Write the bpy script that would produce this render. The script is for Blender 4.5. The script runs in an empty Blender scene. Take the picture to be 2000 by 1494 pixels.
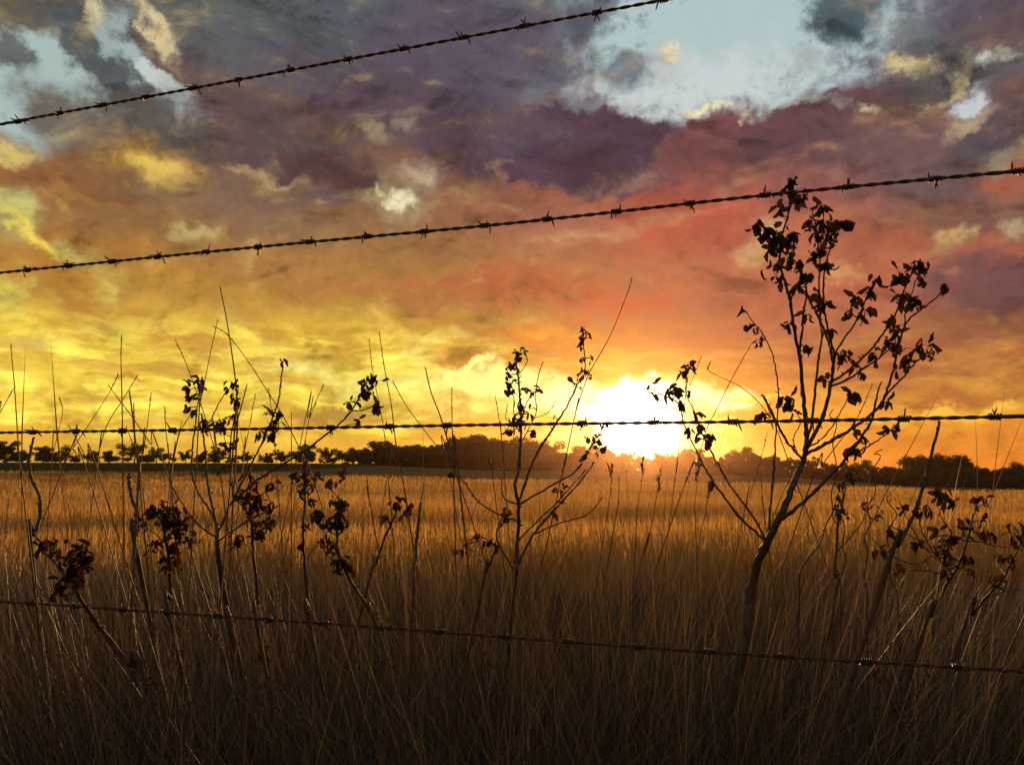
import bpy, math, random
import numpy as np
from mathutils import Vector, Matrix

S = bpy.context.scene
COL = S.collection
R = math.radians
rnd = random.Random(7)
nr = np.random.RandomState(11)

# ------------------------------------------------------------------ camera
EYE = 0.95
FPX = 1732.0
PITCH, ROLL = math.atan(168 / FPX), R(0.32)
_F = Vector((0, math.cos(PITCH), math.sin(PITCH)))
_U0 = Vector((0, -math.sin(PITCH), math.cos(PITCH)))
_X = Vector((1, 0, 0))
_U = _U0 * math.cos(ROLL) - _X * math.sin(ROLL)
_R = _X * math.cos(ROLL) + _U0 * math.sin(ROLL)
cam_d = bpy.data.cameras.new('camera')
cam = bpy.data.objects.new('camera', cam_d)
COL.objects.link(cam)
cam_d.sensor_width = 36
cam_d.lens = 36 * FPX / 2000
cam_d.clip_start = 0.02
cam_d.clip_end = 6000
m = Matrix((( _R.x, _U.x, -_F.x, 0), (_R.y, _U.y, -_F.y, 0), (_R.z, _U.z, -_F.z, EYE), (0, 0, 0, 1)))
cam.matrix_world = m
S.camera = cam

def ray(px, py):
    return _F + _R * ((px - 1000) / FPX) + _U * ((747 - py) / FPX)
def at(px, py, D):
    r = ray(px, py)
    r = r * (D / r.y)
    return Vector((r.x, r.y, r.z + EYE))
def azel(px, py):
    r = ray(px, py).normalized()
    return math.degrees(math.atan2(r.x, r.y)), math.degrees(math.asin(r.z))

# ------------------------------------------------------------------ exposure, sun
S.cycles.max_bounces = 4
S.cycles.diffuse_bounces = 2
S.cycles.transmission_bounces = 2
S.cycles.glossy_bounces = 2
S.view_settings.view_transform = 'Standard'
S.view_settings.look = 'None'
S.view_settings.exposure = 0.0
S.view_settings.gamma = 1.0
SUN_AZ, SUN_EL = azel(1256, 836)
sd = bpy.data.lights.new('sun', 'SUN')
sd.energy = 4.6
sd.angle = R(0.5)
sd.color = (1.0, 0.54, 0.2)
sun = bpy.data.objects.new('sun', sd)
COL.objects.link(sun)
a, e = R(SUN_AZ), R(SUN_EL)
sv = Vector((math.sin(a) * math.cos(e), math.cos(a) * math.cos(e), math.sin(e)))
sun.rotation_euler = sv.to_track_quat('Z', 'Y').to_euler()
sun.location = (8, 40, 10)

# ------------------------------------------------------------------ sky
def lin(c):
    o = []
    for v in c[:3]:
        v = v / 255.0
        o.append(v / 12.92 if v <= 0.04045 else ((v + 0.055) / 1.055) ** 2.4)
    return o
W = bpy.data.worlds.new('World')
S.world = W
W.use_nodes = True
nt = W.node_tree
nt.nodes.clear()
L = nt.links.new
def N(t, **kw):
    n = nt.nodes.new(t)
    for k, v in kw.items():
        setattr(n, k, v)
    return n
def M(op, a, b=None, clamp=False):
    n = N('ShaderNodeMath', operation=op, use_clamp=clamp)
    for i, v in enumerate((a, b)):
        if v is None: continue
        if isinstance(v, (int, float)): n.inputs[i].default_value = v
        else: L(v, n.inputs[i])
    return n.outputs[0]
KD = 30.23        # sky units: thirtieths of a degree, near enough
def uv(px, py):
    a_, e_ = azel(px, py)
    return a_ * KD, e_ * KD
tc = N('ShaderNodeTexCoord')
sep = N('ShaderNodeSeparateXYZ')
L(tc.outputs['Generated'], sep.inputs[0])
az = M('MULTIPLY', M('ARCTAN2', sep.outputs[0], sep.outputs[1]), 180 / math.pi * KD)
el = M('MULTIPLY', M('ARCSINE', sep.outputs[2]), 180 / math.pi * KD)
cmb = N('ShaderNodeCombineXYZ')
L(az, cmb.inputs[0]); L(el, cmb.inputs[1])
P0 = cmb.outputs[0]
def noise(vec, scale, sx=1.0, sy=1.0, detail=6, rough=0.55, off=0.0, color=False, rot=0.0, dist=0.0):
    mp = N('ShaderNodeMapping')
    mp.inputs['Location'].default_value = (off, off * 1.7, off * 0.3)
    mp.inputs['Rotation'].default_value = (0, 0, rot)
    mp.inputs['Scale'].default_value = (sx * scale, sy * scale, 1)
    L(vec, mp.inputs[0])
    n = N('ShaderNodeTexNoise')
    n.inputs['Scale'].default_value = 1.0
    n.inputs['Detail'].default_value = detail
    n.inputs['Roughness'].default_value = rough
    n.inputs['Distortion'].default_value = dist
    L(mp.outputs[0], n.inputs['Vector'])
    return n.outputs['Color'] if color else n.outputs[0]
def vadd(vec, ncol, amp):
    s = N('ShaderNodeVectorMath', operation='SUBTRACT')
    s.inputs[1].default_value = (0.5, 0.5, 0.5)
    L(ncol, s.inputs[0])
    q = N('ShaderNodeVectorMath', operation='MULTIPLY')
    q.inputs[1].default_value = (amp[0], amp[1], 0)
    L(s.outputs[0], q.inputs[0])
    d = N('ShaderNodeVectorMath', operation='ADD')
    L(vec, d.inputs[0]); L(q.outputs[0], d.inputs[1])
    return d.outputs[0]
PW = vadd(P0, noise(P0, 1 / 95, detail=8, rough=0.62, color=True), (170, 130))
PS = vadd(P0, noise(P0, 1 / 150, detail=4, rough=0.5, off=9.3, color=True), (90, 60))
ERO = noise(P0, 1 / 42, 1, 1.25, detail=9, rough=0.62, off=4.4, dist=0.3)
def mixc(fac, A, B):
    n = N('ShaderNodeMix', data_type='RGBA', blend_type='MIX')
    if isinstance(fac, (int, float)): n.inputs[0].default_value = fac
    else: L(fac, n.inputs[0])
    for i, v in ((6, A), (7, B)):
        if isinstance(v, (tuple, list)): n.inputs[i].default_value = (*v[:3], 1)
        else: L(v, n.inputs[i])
    return n.outputs[2]
def smooth(v, lo, hi, t0=0.0, t1=1.0):
    n = N('ShaderNodeMapRange', interpolation_type='SMOOTHSTEP')
    L(v, n.inputs[0])
    for i, x in zip((1, 2, 3, 4), (lo, hi, t0, t1)): n.inputs[i].default_value = x
    return n.outputs[0]
def ramp(v, lo, hi, stops):
    mr = N('ShaderNodeMapRange')
    L(v, mr.inputs[0]); mr.inputs[1].default_value = lo; mr.inputs[2].default_value = hi
    cr = N('ShaderNodeValToRGB')
    el_ = cr.color_ramp.elements
    while len(el_) > 1: el_.remove(el_[-1])
    for i, (p, c) in enumerate(stops):
        t = (p - lo) / (hi - lo)
        if i == 0: k = el_[0]; k.position = t
        else: k = el_.new(t)
        k.color = (*lin(c), 1)
    L(mr.outputs[0], cr.inputs[0])
    return cr.outputs[0]
def E(py): return uv(1000, py)[1]
selV = N('ShaderNodeSeparateXYZ'); L(PS, selV.inputs[0])
vv = selV.outputs[1]
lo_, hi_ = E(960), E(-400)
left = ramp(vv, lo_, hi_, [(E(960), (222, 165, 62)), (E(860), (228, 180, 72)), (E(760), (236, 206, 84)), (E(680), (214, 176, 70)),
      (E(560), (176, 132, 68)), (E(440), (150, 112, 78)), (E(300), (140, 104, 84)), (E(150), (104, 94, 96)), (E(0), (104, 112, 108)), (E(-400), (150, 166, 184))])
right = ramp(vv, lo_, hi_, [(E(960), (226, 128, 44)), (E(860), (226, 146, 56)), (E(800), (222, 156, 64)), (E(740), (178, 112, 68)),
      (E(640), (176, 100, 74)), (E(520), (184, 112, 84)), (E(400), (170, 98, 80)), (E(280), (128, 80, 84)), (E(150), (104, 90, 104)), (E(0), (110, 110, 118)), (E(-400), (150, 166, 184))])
fx = smooth(az, uv(650, 600)[0], uv(1500, 600)[0])
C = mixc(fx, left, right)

# one blob of cloud or of open sky: centre and half axes, tilt, colour, opacity, hardness of its edge
OPEN = None      # how far the sky is clear of cloud
def blob(x, y, rx, ry, rot, col, al=1.0, hard=0.5, warp=1, gain=1.0, clear=False):
    global C, OPEN
    u, v = uv(x, y)
    if y < 420:          # high cloud is greyer than the low cloud
        g_ = sum(col) / 3; q_ = 0.30 if y < 330 else 0.12
        col = tuple(min(255, (c_ * (1 - q_) + g_ * q_) * 0.98) for c_ in col)
    if max(rx, ry) < 75 and sum(col) > 480 and not clear:     # small lit scraps melt into the cloud round them
        rx *= 1.3; ry *= 1.3; hard *= 0.55; al *= 0.85
    mp = N('ShaderNodeMapping', vector_type='TEXTURE')
    mp.inputs['Location'].default_value = (u, v, 0)
    mp.inputs['Rotation'].default_value = (0, 0, R(-rot))
    mp.inputs['Scale'].default_value = (rx, ry, 1)
    L((P0, PW, PS)[warp], mp.inputs[0])
    g = N('ShaderNodeTexGradient', gradient_type='SPHERICAL')
    L(mp.outputs[0], g.inputs[0])
    gg = M('MULTIPLY', g.outputs[1], M('ADD', 1.0, M('MULTIPLY', M('SUBTRACT', ERO, 0.5), 0.0 if warp == 2 else 2.5)))
    lo = 0.03 if warp == 2 else 0.06
    f = smooth(gg, lo, lo + max(0.12, 1.05 - hard), 0.0, al)
    C = mixc(f, C, [q * gain for q in lin(col)])
    if clear: OPEN = f if OPEN is None else M('MAXIMUM', OPEN, f)
    elif OPEN is not None and y < 420: OPEN = M('MULTIPLY', OPEN, M('SUBTRACT', 1.0, f))

# open sky first
CY = (166, 196, 198); CW = (196, 208, 206)
blob(1440, 60, 430, 215, 0, CY, 1.0, 0.55, clear=True)
blob(1330, 170, 370, 100, 0, CW, 0.9, 0.3, clear=True)
blob(70, 160, 210, 150, 15, (160, 188, 182), 1.0, 0.6, clear=True)
blob(230, 130, 150, 60, 40, (158, 186, 184), 0.9, 0.5, clear=True)
blob(330, 190, 110, 42, 20, (190, 204, 196), 1.0, 0.6, clear=True)
blob(200, 60, 60, 70, 0, (150, 176, 176), 0.8, 0.4, clear=True)
# left side clouds
blob(30, 20, 190, 62, -10, (112, 98, 84), 0.95, 0.6)
blob(190, 120, 190, 44, 44, (92, 98, 100), 0.95, 0.55)
blob(15, 115, 62, 40, 30, (98, 98, 96), 0.85, 0.55)
blob(300, 60, 120, 30, 44, (236, 208, 148), 0.9, 0.25)
blob(180, 15, 40, 22, 40, (245, 225, 165), 0.9, 0.3)
blob(520, 60, 280, 120, 8, (106, 112, 108), 0.95, 0.5)
blob(700, 60, 330, 130, 0, (96, 100, 112), 0.8, 0.3)
blob(560, 130, 230, 60, 10, (104, 92, 110), 0.8, 0.2)
blob(900, 110, 260, 150, 0, (104, 90, 110), 0.95, 0.65)
blob(780, 210, 330, 120, 12, (104, 80, 96), 0.9, 0.4)
blob(1150, 40, 90, 40, -20, (104, 100, 122), 0.9, 0.4)
blob(260, 300, 260, 95, 20, (118, 96, 80), 0.9, 0.6)
blob(330, 245, 150, 60, 20, (104, 96, 90), 0.85, 0.5)
blob(90, 330, 190, 70, 0, (160, 108, 62), 0.85, 0.5)
blob(560, 290, 300, 110, 18, (104, 82, 84), 0.9, 0.45)
blob(640, 340, 170, 50, 8, (104, 66, 66), 0.8, 0.3)
blob(400, 330, 150, 60, 35, (98, 82, 76), 0.7, 0.3)
blob(1000, 300, 250, 70, -4, (98, 68, 84), 0.95, 0.5)
# the purple bank under the open sky
blob(1150, 300, 230, 98, 0, (100, 66, 92), 1.0, 0.86)
blob(1020, 270, 160, 60, 0, (104, 84, 102), 0.8, 0.5)
blob(1150, 320, 190, 55, 0, (104, 62, 74), 0.7, 0.2)
blob(1390, 322, 140, 92, 0, (150, 82, 84), 1.0, 0.8)
blob(1560, 310, 170, 104, 0, (124, 76, 84), 1.0, 0.85)
blob(1680, 260, 120, 100, 10, (120, 78, 84), 1.0, 0.8)
blob(1850, 240, 260, 150, -30, (128, 90, 88), 1.0, 0.8)
blob(1900, 110, 190, 84, 0, (112, 104, 106), 0.97, 0.6)
blob(1790, 70, 70, 40, 10, (108, 116, 122), 0.8, 0.4)
blob(1960, 60, 90, 80, 0, (118, 90, 88), 0.8, 0.3)
blob(1640, 24, 96, 66, 10, (84, 108, 116), 0.97, 0.55)
blob(1640, 60, 40, 40, 0, (78, 104, 116), 0.8, 0.3)
blob(1215, 140, 84, 50, 0, (116, 128, 140), 0.9, 0.4)
blob(1072, 150, 44, 76, 30, (112, 108, 122), 0.9, 0.5)
blob(1040, 190, 60, 30, -20, (120, 118, 128), 0.8, 0.4)
blob(1130, 200, 60, 26, 0, (126, 128, 138), 0.7, 0.3)
blob(1300, 118, 60, 36, 0, (176, 176, 172), 0.7, 0.2)
blob(1310, 108, 36, 26, 10, (246, 222, 168), 0.95, 0.4)
blob(1575, 120, 40, 22, 30, (158, 168, 176), 0.7, 0.3)
blob(1880, 198, 62, 30, -22, (196, 200, 204), 0.95, 0.35, clear=True)
blob(1945, 118, 44, 16, 0, (206, 204, 180), 0.9, 0.3)
blob(1850, 165, 90, 22, -38, (226, 204, 140), 0.9, 0.2)
blob(1765, 125, 60, 18, 20, (240, 214, 140), 0.9, 0.3)
blob(1375, 228, 48, 13, 5, (255, 238, 178), 1.0, 0.3)
blob(1450, 234, 20, 16, -40, (255, 238, 178), 1.0, 0.3)
blob(1714, 212, 36, 11, 15, (240, 220, 168), 1.0, 0.3)
blob(1590, 205, 70, 10, 0, (176, 172, 158), 0.7, 0.2)
blob(1930, 280, 130, 60, -35, (96, 84, 92), 0.8, 0.4)
blob(1880, 245, 80, 22, -35, (196, 176, 134), 0.7, 0.2)
blob(1980, 300, 60, 34, -30, (178, 156, 112), 0.8, 0.2)
# middle band
blob(1480, 400, 300, 110, 0, (186, 104, 84), 0.7, 0.2)
blob(1330, 430, 260, 110, 0, (188, 94, 72), 0.7, 0.2)
blob(1100, 440, 260, 70, 0, (172, 112, 92), 0.7, 0.2)
blob(1250, 345, 70, 26, 0, (168, 124, 104), 0.6, 0.1)
blob(1600, 345, 80, 34, 0, (156, 116, 98), 0.6, 0.2)
blob(1490, 470, 66, 40, -35, (214, 186, 142), 0.9, 0.4)
blob(1480, 500, 70, 40, -30, (200, 150, 102), 0.7, 0.2)
blob(1640, 545, 60, 26, 0, (206, 154, 104), 0.8, 0.2)
blob(1700, 430, 200, 70, 0, (184, 116, 88), 0.6, 0.2)
blob(1930, 420, 170, 90, 0, (132, 100, 88), 0.85, 0.3)
blob(1960, 560, 170, 80, 5, (108, 72, 82), 0.9, 0.3)
blob(1800, 400, 80, 40, 0, (150, 108, 78), 0.6, 0.1)
blob(1858, 462, 34, 20, 10, (232, 208, 140), 0.95, 0.3)
blob(1856, 484, 50, 40, 0, (176, 148, 100), 0.7, 0.1)
blob(1980, 445, 52, 18, -30, (196, 180, 142), 0.8, 0.2)
blob(1840, 640, 260, 60, 0, (168, 116, 78), 0.8, 0.2)
blob(1930, 640, 160, 40, 0, (158, 96, 72), 0.7, 0.2)
blob(1700, 690, 200, 40, 0, (170, 92, 68), 0.7, 0.2)
blob(1900, 730, 240, 24, 0, (206, 146, 70), 0.8, 0.3)
blob(1930, 775, 260, 22, 0, (176, 112, 62), 0.85, 0.4)
blob(1830, 810, 260, 16, -3, (244, 196, 84), 0.9, 0.3)
blob(1950, 850, 200, 26, 0, (214, 132, 56), 0.7, 0.2)
# left and centre
blob(470, 370, 200, 50, 12, (142, 110, 88), 0.8, 0.2)
blob(560, 400, 210, 34, -6, (124, 96, 88), 0.8, 0.3)
blob(520, 345, 130, 16, 6, (182, 152, 110), 0.8, 0.2)
blob(640, 385, 110, 22, 0, (120, 92, 92), 0.7, 0.3)
blob(730, 262, 70, 26, 20, (182, 156, 112), 0.8, 0.2)
blob(800, 245, 36, 34, 0, (164, 140, 116), 0.8, 0.2)
blob(830, 345, 60, 60, 10, (168, 140, 118), 0.8, 0.3)
blob(820, 340, 36, 26, 30, (196, 176, 140), 0.7, 0.3)
blob(775, 398, 62, 52, 30, (196, 180, 138), 0.9, 0.2)
blob(778, 400, 26, 26, 30, (255, 246, 200), 1.0, 0.4)
blob(745, 375, 30, 12, 20, (240, 226, 170), 0.9, 0.4)
blob(970, 330, 24, 40, 0, (176, 130, 100), 0.7, 0.1)
blob(300, 330, 150, 74, 24, (206, 156, 72), 0.9, 0.15)
blob(300, 336, 80, 36, 24, (238, 202, 92), 0.95, 0.2)
blob(130, 400, 60, 30, 30, (206, 160, 70), 0.8, 0.2)
blob(160, 370, 70, 20, 20, (198, 146, 66), 0.7, 0.2)
blob(20, 290, 50, 24, -20, (246, 216, 106), 0.95, 0.4)
blob(15, 420, 56, 56, 30, (206, 206, 132), 0.9, 0.4)
blob(60, 470, 110, 22, 32, (250, 226, 100), 0.95, 0.3)
blob(200, 480, 200, 34, 5, (176, 116, 62), 0.7, 0.2)
blob(380, 462, 90, 26, 4, (198, 180, 122), 0.9, 0.2)
blob(350, 466, 26, 16, 0, (236, 222, 150), 0.9, 0.3)
blob(160, 500, 60, 26, 10, (200, 190, 110), 0.85, 0.3)
blob(215, 560, 40, 26, 60, (226, 206, 110), 0.8, 0.2)
blob(560, 500, 330, 44, -2, (180, 130, 80), 0.7, 0.1)
blob(700, 560, 320, 44, 0, (182, 124, 74), 0.7, 0.1)
blob(950, 560, 300, 66, -2, (182, 104, 70), 0.75, 0.2)
blob(1180, 590, 260, 80, 0, (206, 98, 64), 0.7, 0.1)
blob(870, 585, 170, 34, 0, (172, 118, 68), 0.8, 0.3)
blob(120, 560, 200, 50, 30, (184, 130, 62), 0.8, 0.3)
blob(400, 570, 300, 60, 20, (190, 144, 68), 0.8, 0.2)
blob(15, 570, 36, 56, 0, (218, 206, 106), 0.9, 0.4)
blob(30, 640, 60, 20, 10, (246, 216, 86), 0.9, 0.4)
blob(90, 680, 150, 22, 0, (214, 206, 120), 0.7, 0.3)
blob(660, 660, 200, 56, 14, (206, 164, 66), 0.9, 0.5)
blob(480, 690, 200, 22, 16, (196, 152, 64), 0.8, 0.4)
blob(330, 650, 180, 40, 20, (198, 152, 66), 0.8, 0.4)
blob(560, 700, 130, 38, 20, (250, 238, 140), 0.95, 0.3)
blob(500, 660, 110, 16, 28, (250, 226, 104), 0.9, 0.3)
blob(250, 700, 170, 18, 8, (240, 208, 84), 0.85, 0.3)
blob(790, 640, 130, 22, 20, (226, 186, 86), 0.7, 0.2)
blob(850, 655, 90, 22, -10, (238, 218, 130), 0.9, 0.3)
blob(820, 700, 130, 36, 5, (252, 232, 128), 0.9, 0.3)
blob(950, 700, 190, 34, 0, (220, 160, 70), 0.85, 0.4)
blob(1100, 660, 240, 46, 8, (222, 132, 58), 0.85, 0.4)
blob(900, 640, 120, 22, -4, (198, 146, 76), 0.7, 0.3)

blob(1750, 720, 260, 46, 0, (168, 98, 70), 0.8, 0.2)
blob(1900, 560, 220, 100, 0, (126, 88, 84), 0.6, 0.1)
blob(1640, 620, 220, 70, 0, (186, 120, 88), 0.6, 0.1)
blob(480, 420, 260, 60, 12, (140, 112, 90), 0.75, 0.2)
blob(250, 420, 200, 40, 18, (146, 106, 66), 0.7, 0.2)
# warm glow round the sun, on the sky itself
blob(1256, 810, 520, 240, 0, (250, 150, 44), 0.6, 0.0, 2, 1.0)
blob(1256, 815, 320, 165, 0, (255, 184, 54), 0.85, 0.0, 2, 1.15)

# broken streaks of cloud low in the sky
st = noise(PS, 1 / 120, 0.8, 3.4, 9, 0.62, 3.1)
mask_lo = smooth(el, E(900), E(820)); mask_hi = smooth(el, E(600), E(740), 0.0, 1.0)
mk = M('MULTIPLY', M('MULTIPLY', mask_lo, mask_hi), M('SUBTRACT', 1.0, M('MULTIPLY', fx, 0.8)))
strk = M('MULTIPLY', smooth(st, 0.44, 0.62), M('MULTIPLY', mk, 0.95))
C = mixc(strk, C, mixc(fx, [1.1 * q for q in lin((255, 236, 104))], [1.1 * q for q in lin((255, 210, 80))]))
strk2 = M('MULTIPLY', smooth(noise(PS, 1 / 140, 0.7, 4.2, 8, 0.6, 17.7), 0.48, 0.66), M('MULTIPLY', mk, 0.75))
C = mixc(strk2, C, mixc(fx, lin((206, 156, 70)), lin((196, 116, 62))))
blob(40, 776, 160, 14, 0, (246, 214, 96), 0.6, 0.2)
blob(660, 806, 120, 22, -4, (190, 150, 74), 0.85, 0.5)
blob(630, 760, 60, 12, 0, (206, 160, 66), 0.8, 0.4)
blob(260, 745, 46, 12, 0, (196, 146, 58), 0.8, 0.4)
blob(760, 750, 230, 56, 0, (255, 244, 140), 0.75, 0.1)
blob(960, 750, 190, 44, -6, (255, 246, 150), 0.95, 0.4, 1, 1.15)
blob(910, 715, 90, 18, -18, (255, 240, 150), 0.95, 0.4, 1, 1.2)
blob(960, 800, 260, 42, 0, (255, 238, 130), 0.85, 0.2)
blob(880, 810, 90, 12, 0, (220, 176, 90), 0.7, 0.3)
# the burning patch the sun stands in, roof and floor of cloud left and right
blob(1100, 762, 130, 40, -8, (255, 240, 150), 0.95, 0.3, 1, 1.25)
blob(1160, 788, 130, 60, 0, (255, 246, 180), 1.0, 0.5, 1, 1.7)
blob(1250, 812, 120, 84, 0, (255, 250, 210), 1.0, 0.55, 1, 3.2)
blob(1375, 778, 125, 46, 0, (255, 240, 160), 0.95, 0.3, 1, 1.5)
blob(1340, 846, 120, 44, 0, (255, 226, 120), 0.95, 0.3, 1, 1.5)
blob(1240, 852, 270, 40, 0, (255, 232, 120), 0.9, 0.25, 1, 1.5)
blob(1110, 775, 150, 40, -6, (255, 244, 160), 0.9, 0.3, 1, 1.35)
blob(1256, 836, 70, 66, 0, (255, 252, 225), 1.0, 0.5, 2, 7.0)
blob(1480, 780, 110, 16, 4, (255, 214, 96), 0.8, 0.3)
blob(1440, 812, 60, 14, 0, (240, 160, 60), 0.7, 0.3)
# fine modelling in every cloud: heaps of cloud lit on the side that faces the low sun
su, sv_ = uv(1256, 836)
ts = N('ShaderNodeVectorMath', operation='SUBTRACT')
ts.inputs[0].default_value = (su, sv_, 0); L(P0, ts.inputs[1])
tn_ = N('ShaderNodeVectorMath', operation='NORMALIZE'); L(ts.outputs[0], tn_.inputs[0])
def toward(d_):
    q = N('ShaderNodeVectorMath', operation='SCALE'); L(tn_.outputs[0], q.inputs[0]); q.inputs['Scale'].default_value = d_
    r_ = N('ShaderNodeVectorMath', operation='ADD'); L(P0, r_.inputs[0]); L(q.outputs[0], r_.inputs[1])
    return r_.outputs[0]
low = smooth(el, E(380), E(760))        # lower down the heaps are seen flatter
def relief(scale, sy, dl, det, off):
    a_ = noise(P0, scale, 1, sy, det, 0.6, off, dist=0.6)
    b_ = noise(toward(dl), scale, 1, sy, det, 0.6, off, dist=0.6)
    return a_, M('SUBTRACT', a_, b_)
h1, r1 = relief(1 / 260, 1.6, 34, 6, 21.3)
h2, r2 = relief(1 / 110, 1.9, 15, 5, 33.1)
rel = M('ADD', M('MULTIPLY', r1, 3.0), M('MULTIPLY', r2, 1.5))
closed = M('SUBTRACT', 1.0, OPEN) if OPEN is not None else 1.0
nearsun = N('ShaderNodeVectorMath', operation='LENGTH'); L(ts.outputs[0], nearsun.inputs[0])
away = smooth(nearsun.outputs['Value'], 120, 420)
closed = M('MULTIPLY', closed, away)
hi = M('MULTIPLY', smooth(rel, 0.05, 0.95), M('MULTIPLY', closed, 0.55))
litc = mixc(fx, mixc(low, lin((214, 190, 130)), lin((255, 232, 120))), mixc(low, lin((206, 160, 120)), lin((255, 196, 96))))
C = mixc(hi, C, litc)
dk = M('MULTIPLY', smooth(M('MULTIPLY', rel, -1.0), 0.0, 0.8), M('MULTIPLY', closed, 0.55))
dk = M('ADD', dk, M('MULTIPLY', smooth(h1, 0.52, 0.74), M('MULTIPLY', closed, 0.38)))
vk = N('ShaderNodeVectorMath', operation='SCALE')
L(C, vk.inputs[0]); L(M('SUBTRACT', 1.0, dk), vk.inputs['Scale'])
C = vk.outputs[0]
dn = noise(PW, 1 / 60, 1, 1.5, 8, 0.6, 5.5)
k = M('ADD', M('MULTIPLY', M('SUBTRACT', dn, 0.5), 0.8), M('MULTIPLY', M('SUBTRACT', ERO, 0.5), 0.3))
k = M('ADD', M('MULTIPLY', k, M('ADD', M('MULTIPLY', closed, 0.85), 0.15)), 1.15)
vm = N('ShaderNodeVectorMath', operation='SCALE')
L(C, vm.inputs[0]); L(k, vm.inputs['Scale'])
gam = N('ShaderNodeGamma'); L(vm.outputs[0], gam.inputs[0])
L(M('ADD', 1.0, M('MULTIPLY', closed, 0.16)), gam.inputs[1])
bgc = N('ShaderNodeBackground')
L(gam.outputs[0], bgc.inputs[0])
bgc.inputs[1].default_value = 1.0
sky = N('ShaderNodeTexSky', sky_type='NISHITA')
sky.sun_disc = False
sky.sun_elevation = R(SUN_EL)
sky.sun_rotation = R(SUN_AZ)
bgs = N('ShaderNodeBackground')
L(sky.outputs[0], bgs.inputs[0])
bgs.inputs[1].default_value = 0.05
ms = N('ShaderNodeMixShader')      # thin clouds let a little of the sky through
ms.inputs[0].default_value = 0.94
L(bgs.outputs[0], ms.inputs[1]); L(bgc.outputs[0], ms.inputs[2])
W.cycles.sampling_method = 'NONE'
wo = N('ShaderNodeOutputWorld')
L(ms.outputs[0], wo.inputs[0])

# ------------------------------------------------------------------ helpers
def tag(o, label=None, cat=None, group=None, kind=None):
    if label: o['label'] = label
    if cat: o['category'] = cat
    if group: o['group'] = group
    if kind: o['kind'] = kind
    return o
def empty(name, loc):
    o = bpy.data.objects.new(name, None)
    COL.objects.link(o)
    o.location = loc
    o.empty_display_size = 0.1
    return o
def mesh_obj(name, verts, faces, mat, parent=None, loops=None, tint=None, origin=None):
    me = bpy.data.meshes.new(name)
    verts = np.asarray(verts, dtype=np.float32)
    if parent is not None:
        verts = verts - np.array(parent.location, dtype=np.float32)
    elif origin is not None:
        verts = verts - np.array(origin, dtype=np.float32)
    if isinstance(faces, np.ndarray):
        nf, kx = faces.shape
        me.vertices.add(len(verts)); me.vertices.foreach_set('co', verts.ravel())
        me.loops.add(nf * kx); me.loops.foreach_set('vertex_index', faces.astype(np.int32).ravel())
        me.polygons.add(nf)
        me.polygons.foreach_set('loop_start', np.arange(0, nf * kx, kx, dtype=np.int32))
        me.polygons.foreach_set('loop_total', np.full(nf, kx, dtype=np.int32))
        me.update(calc_edges=True)
    else:
        me.from_pydata(verts.tolist(), [], faces)
        me.update()
    if tint is not None:
        at_ = me.attributes.new('tint', 'FLOAT', 'POINT')
        at_.data.foreach_set('value', np.asarray(tint, dtype=np.float32))
    if mat: me.materials.append(mat)
    o = bpy.data.objects.new(name, me)
    COL.objects.link(o)
    if parent is not None: o.parent = parent
    elif origin is not None: o.location = origin
    return o
def smooth_shade(o):
    o.data.polygons.foreach_set('use_smooth', [True] * len(o.data.polygons))

# ------------------------------------------------------------------ materials
def mat(name, ca, cb, rough=0.8, trans=0.0, scale=30, metal=0.0, attr=False, tcol=None, bump=0.0, spec=0.3):
    mt = bpy.data.materials.new(name)
    mt.use_nodes = True
    t = mt.node_tree
    t.nodes.clear()
    out = t.nodes.new('ShaderNodeOutputMaterial')
    b = t.nodes.new('ShaderNodeBsdfPrincipled')
    b.inputs['Roughness'].default_value = rough
    b.inputs['Metallic'].default_value = metal
    b.inputs['Specular IOR Level'].default_value = spec
    cr = t.nodes.new('ShaderNodeValToRGB')
    cr.color_ramp.elements[0].color = (*ca, 1)
    cr.color_ramp.elements[1].color = (*cb, 1)
    if attr:
        s = t.nodes.new('ShaderNodeAttribute'); s.attribute_name = 'tint'
        t.links.new(s.outputs['Fac'], cr.inputs[0])
        src = None
    else:
        cr.color_ramp.elements[0].position = 0.35
        cr.color_ramp.elements[1].position = 0.65
        g = t.nodes.new('ShaderNodeTexCoord')
        s = t.nodes.new('ShaderNodeTexNoise')
        s.inputs['Scale'].default_value = scale
        s.inputs['Detail'].default_value = 6
        t.links.new(g.outputs['Object'], s.inputs['Vector'])
        t.links.new(s.outputs[0], cr.inputs[0])
        src = s.outputs[0]
    t.links.new(cr.outputs[0], b.inputs['Base Color'])
    if bump and src is not None:
        bm = t.nodes.new('ShaderNodeBump'); bm.inputs['Strength'].default_value = bump
        bm.inputs['Distance'].default_value = 0.002
        t.links.new(src, bm.inputs['Height']); t.links.new(bm.outputs[0], b.inputs['Normal'])
    if trans > 0:
        tr = t.nodes.new('ShaderNodeBsdfTranslucent')
        if tcol: tr.inputs[0].default_value = (*tcol, 1)
        else: t.links.new(cr.outputs[0], tr.inputs[0])
        mx = t.nodes.new('ShaderNodeMixShader'); mx.inputs[0].default_value = trans
        t.links.new(b.outputs[0], mx.inputs[1]); t.links.new(tr.outputs[0], mx.inputs[2])
        t.links.new(mx.outputs[0], out.inputs[0])
    else:
        t.links.new(b.outputs[0], out.inputs[0])
    return mt
M_WIRE = mat('rusty_wire', (0.045, 0.03, 0.022), (0.10, 0.055, 0.035), 0.6, metal=0.6, scale=220, bump=0.4)
M_STEM = mat('weed_stem', (0.035, 0.022, 0.012), (0.08, 0.05, 0.03), 0.75, scale=90, bump=0.4)
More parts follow.
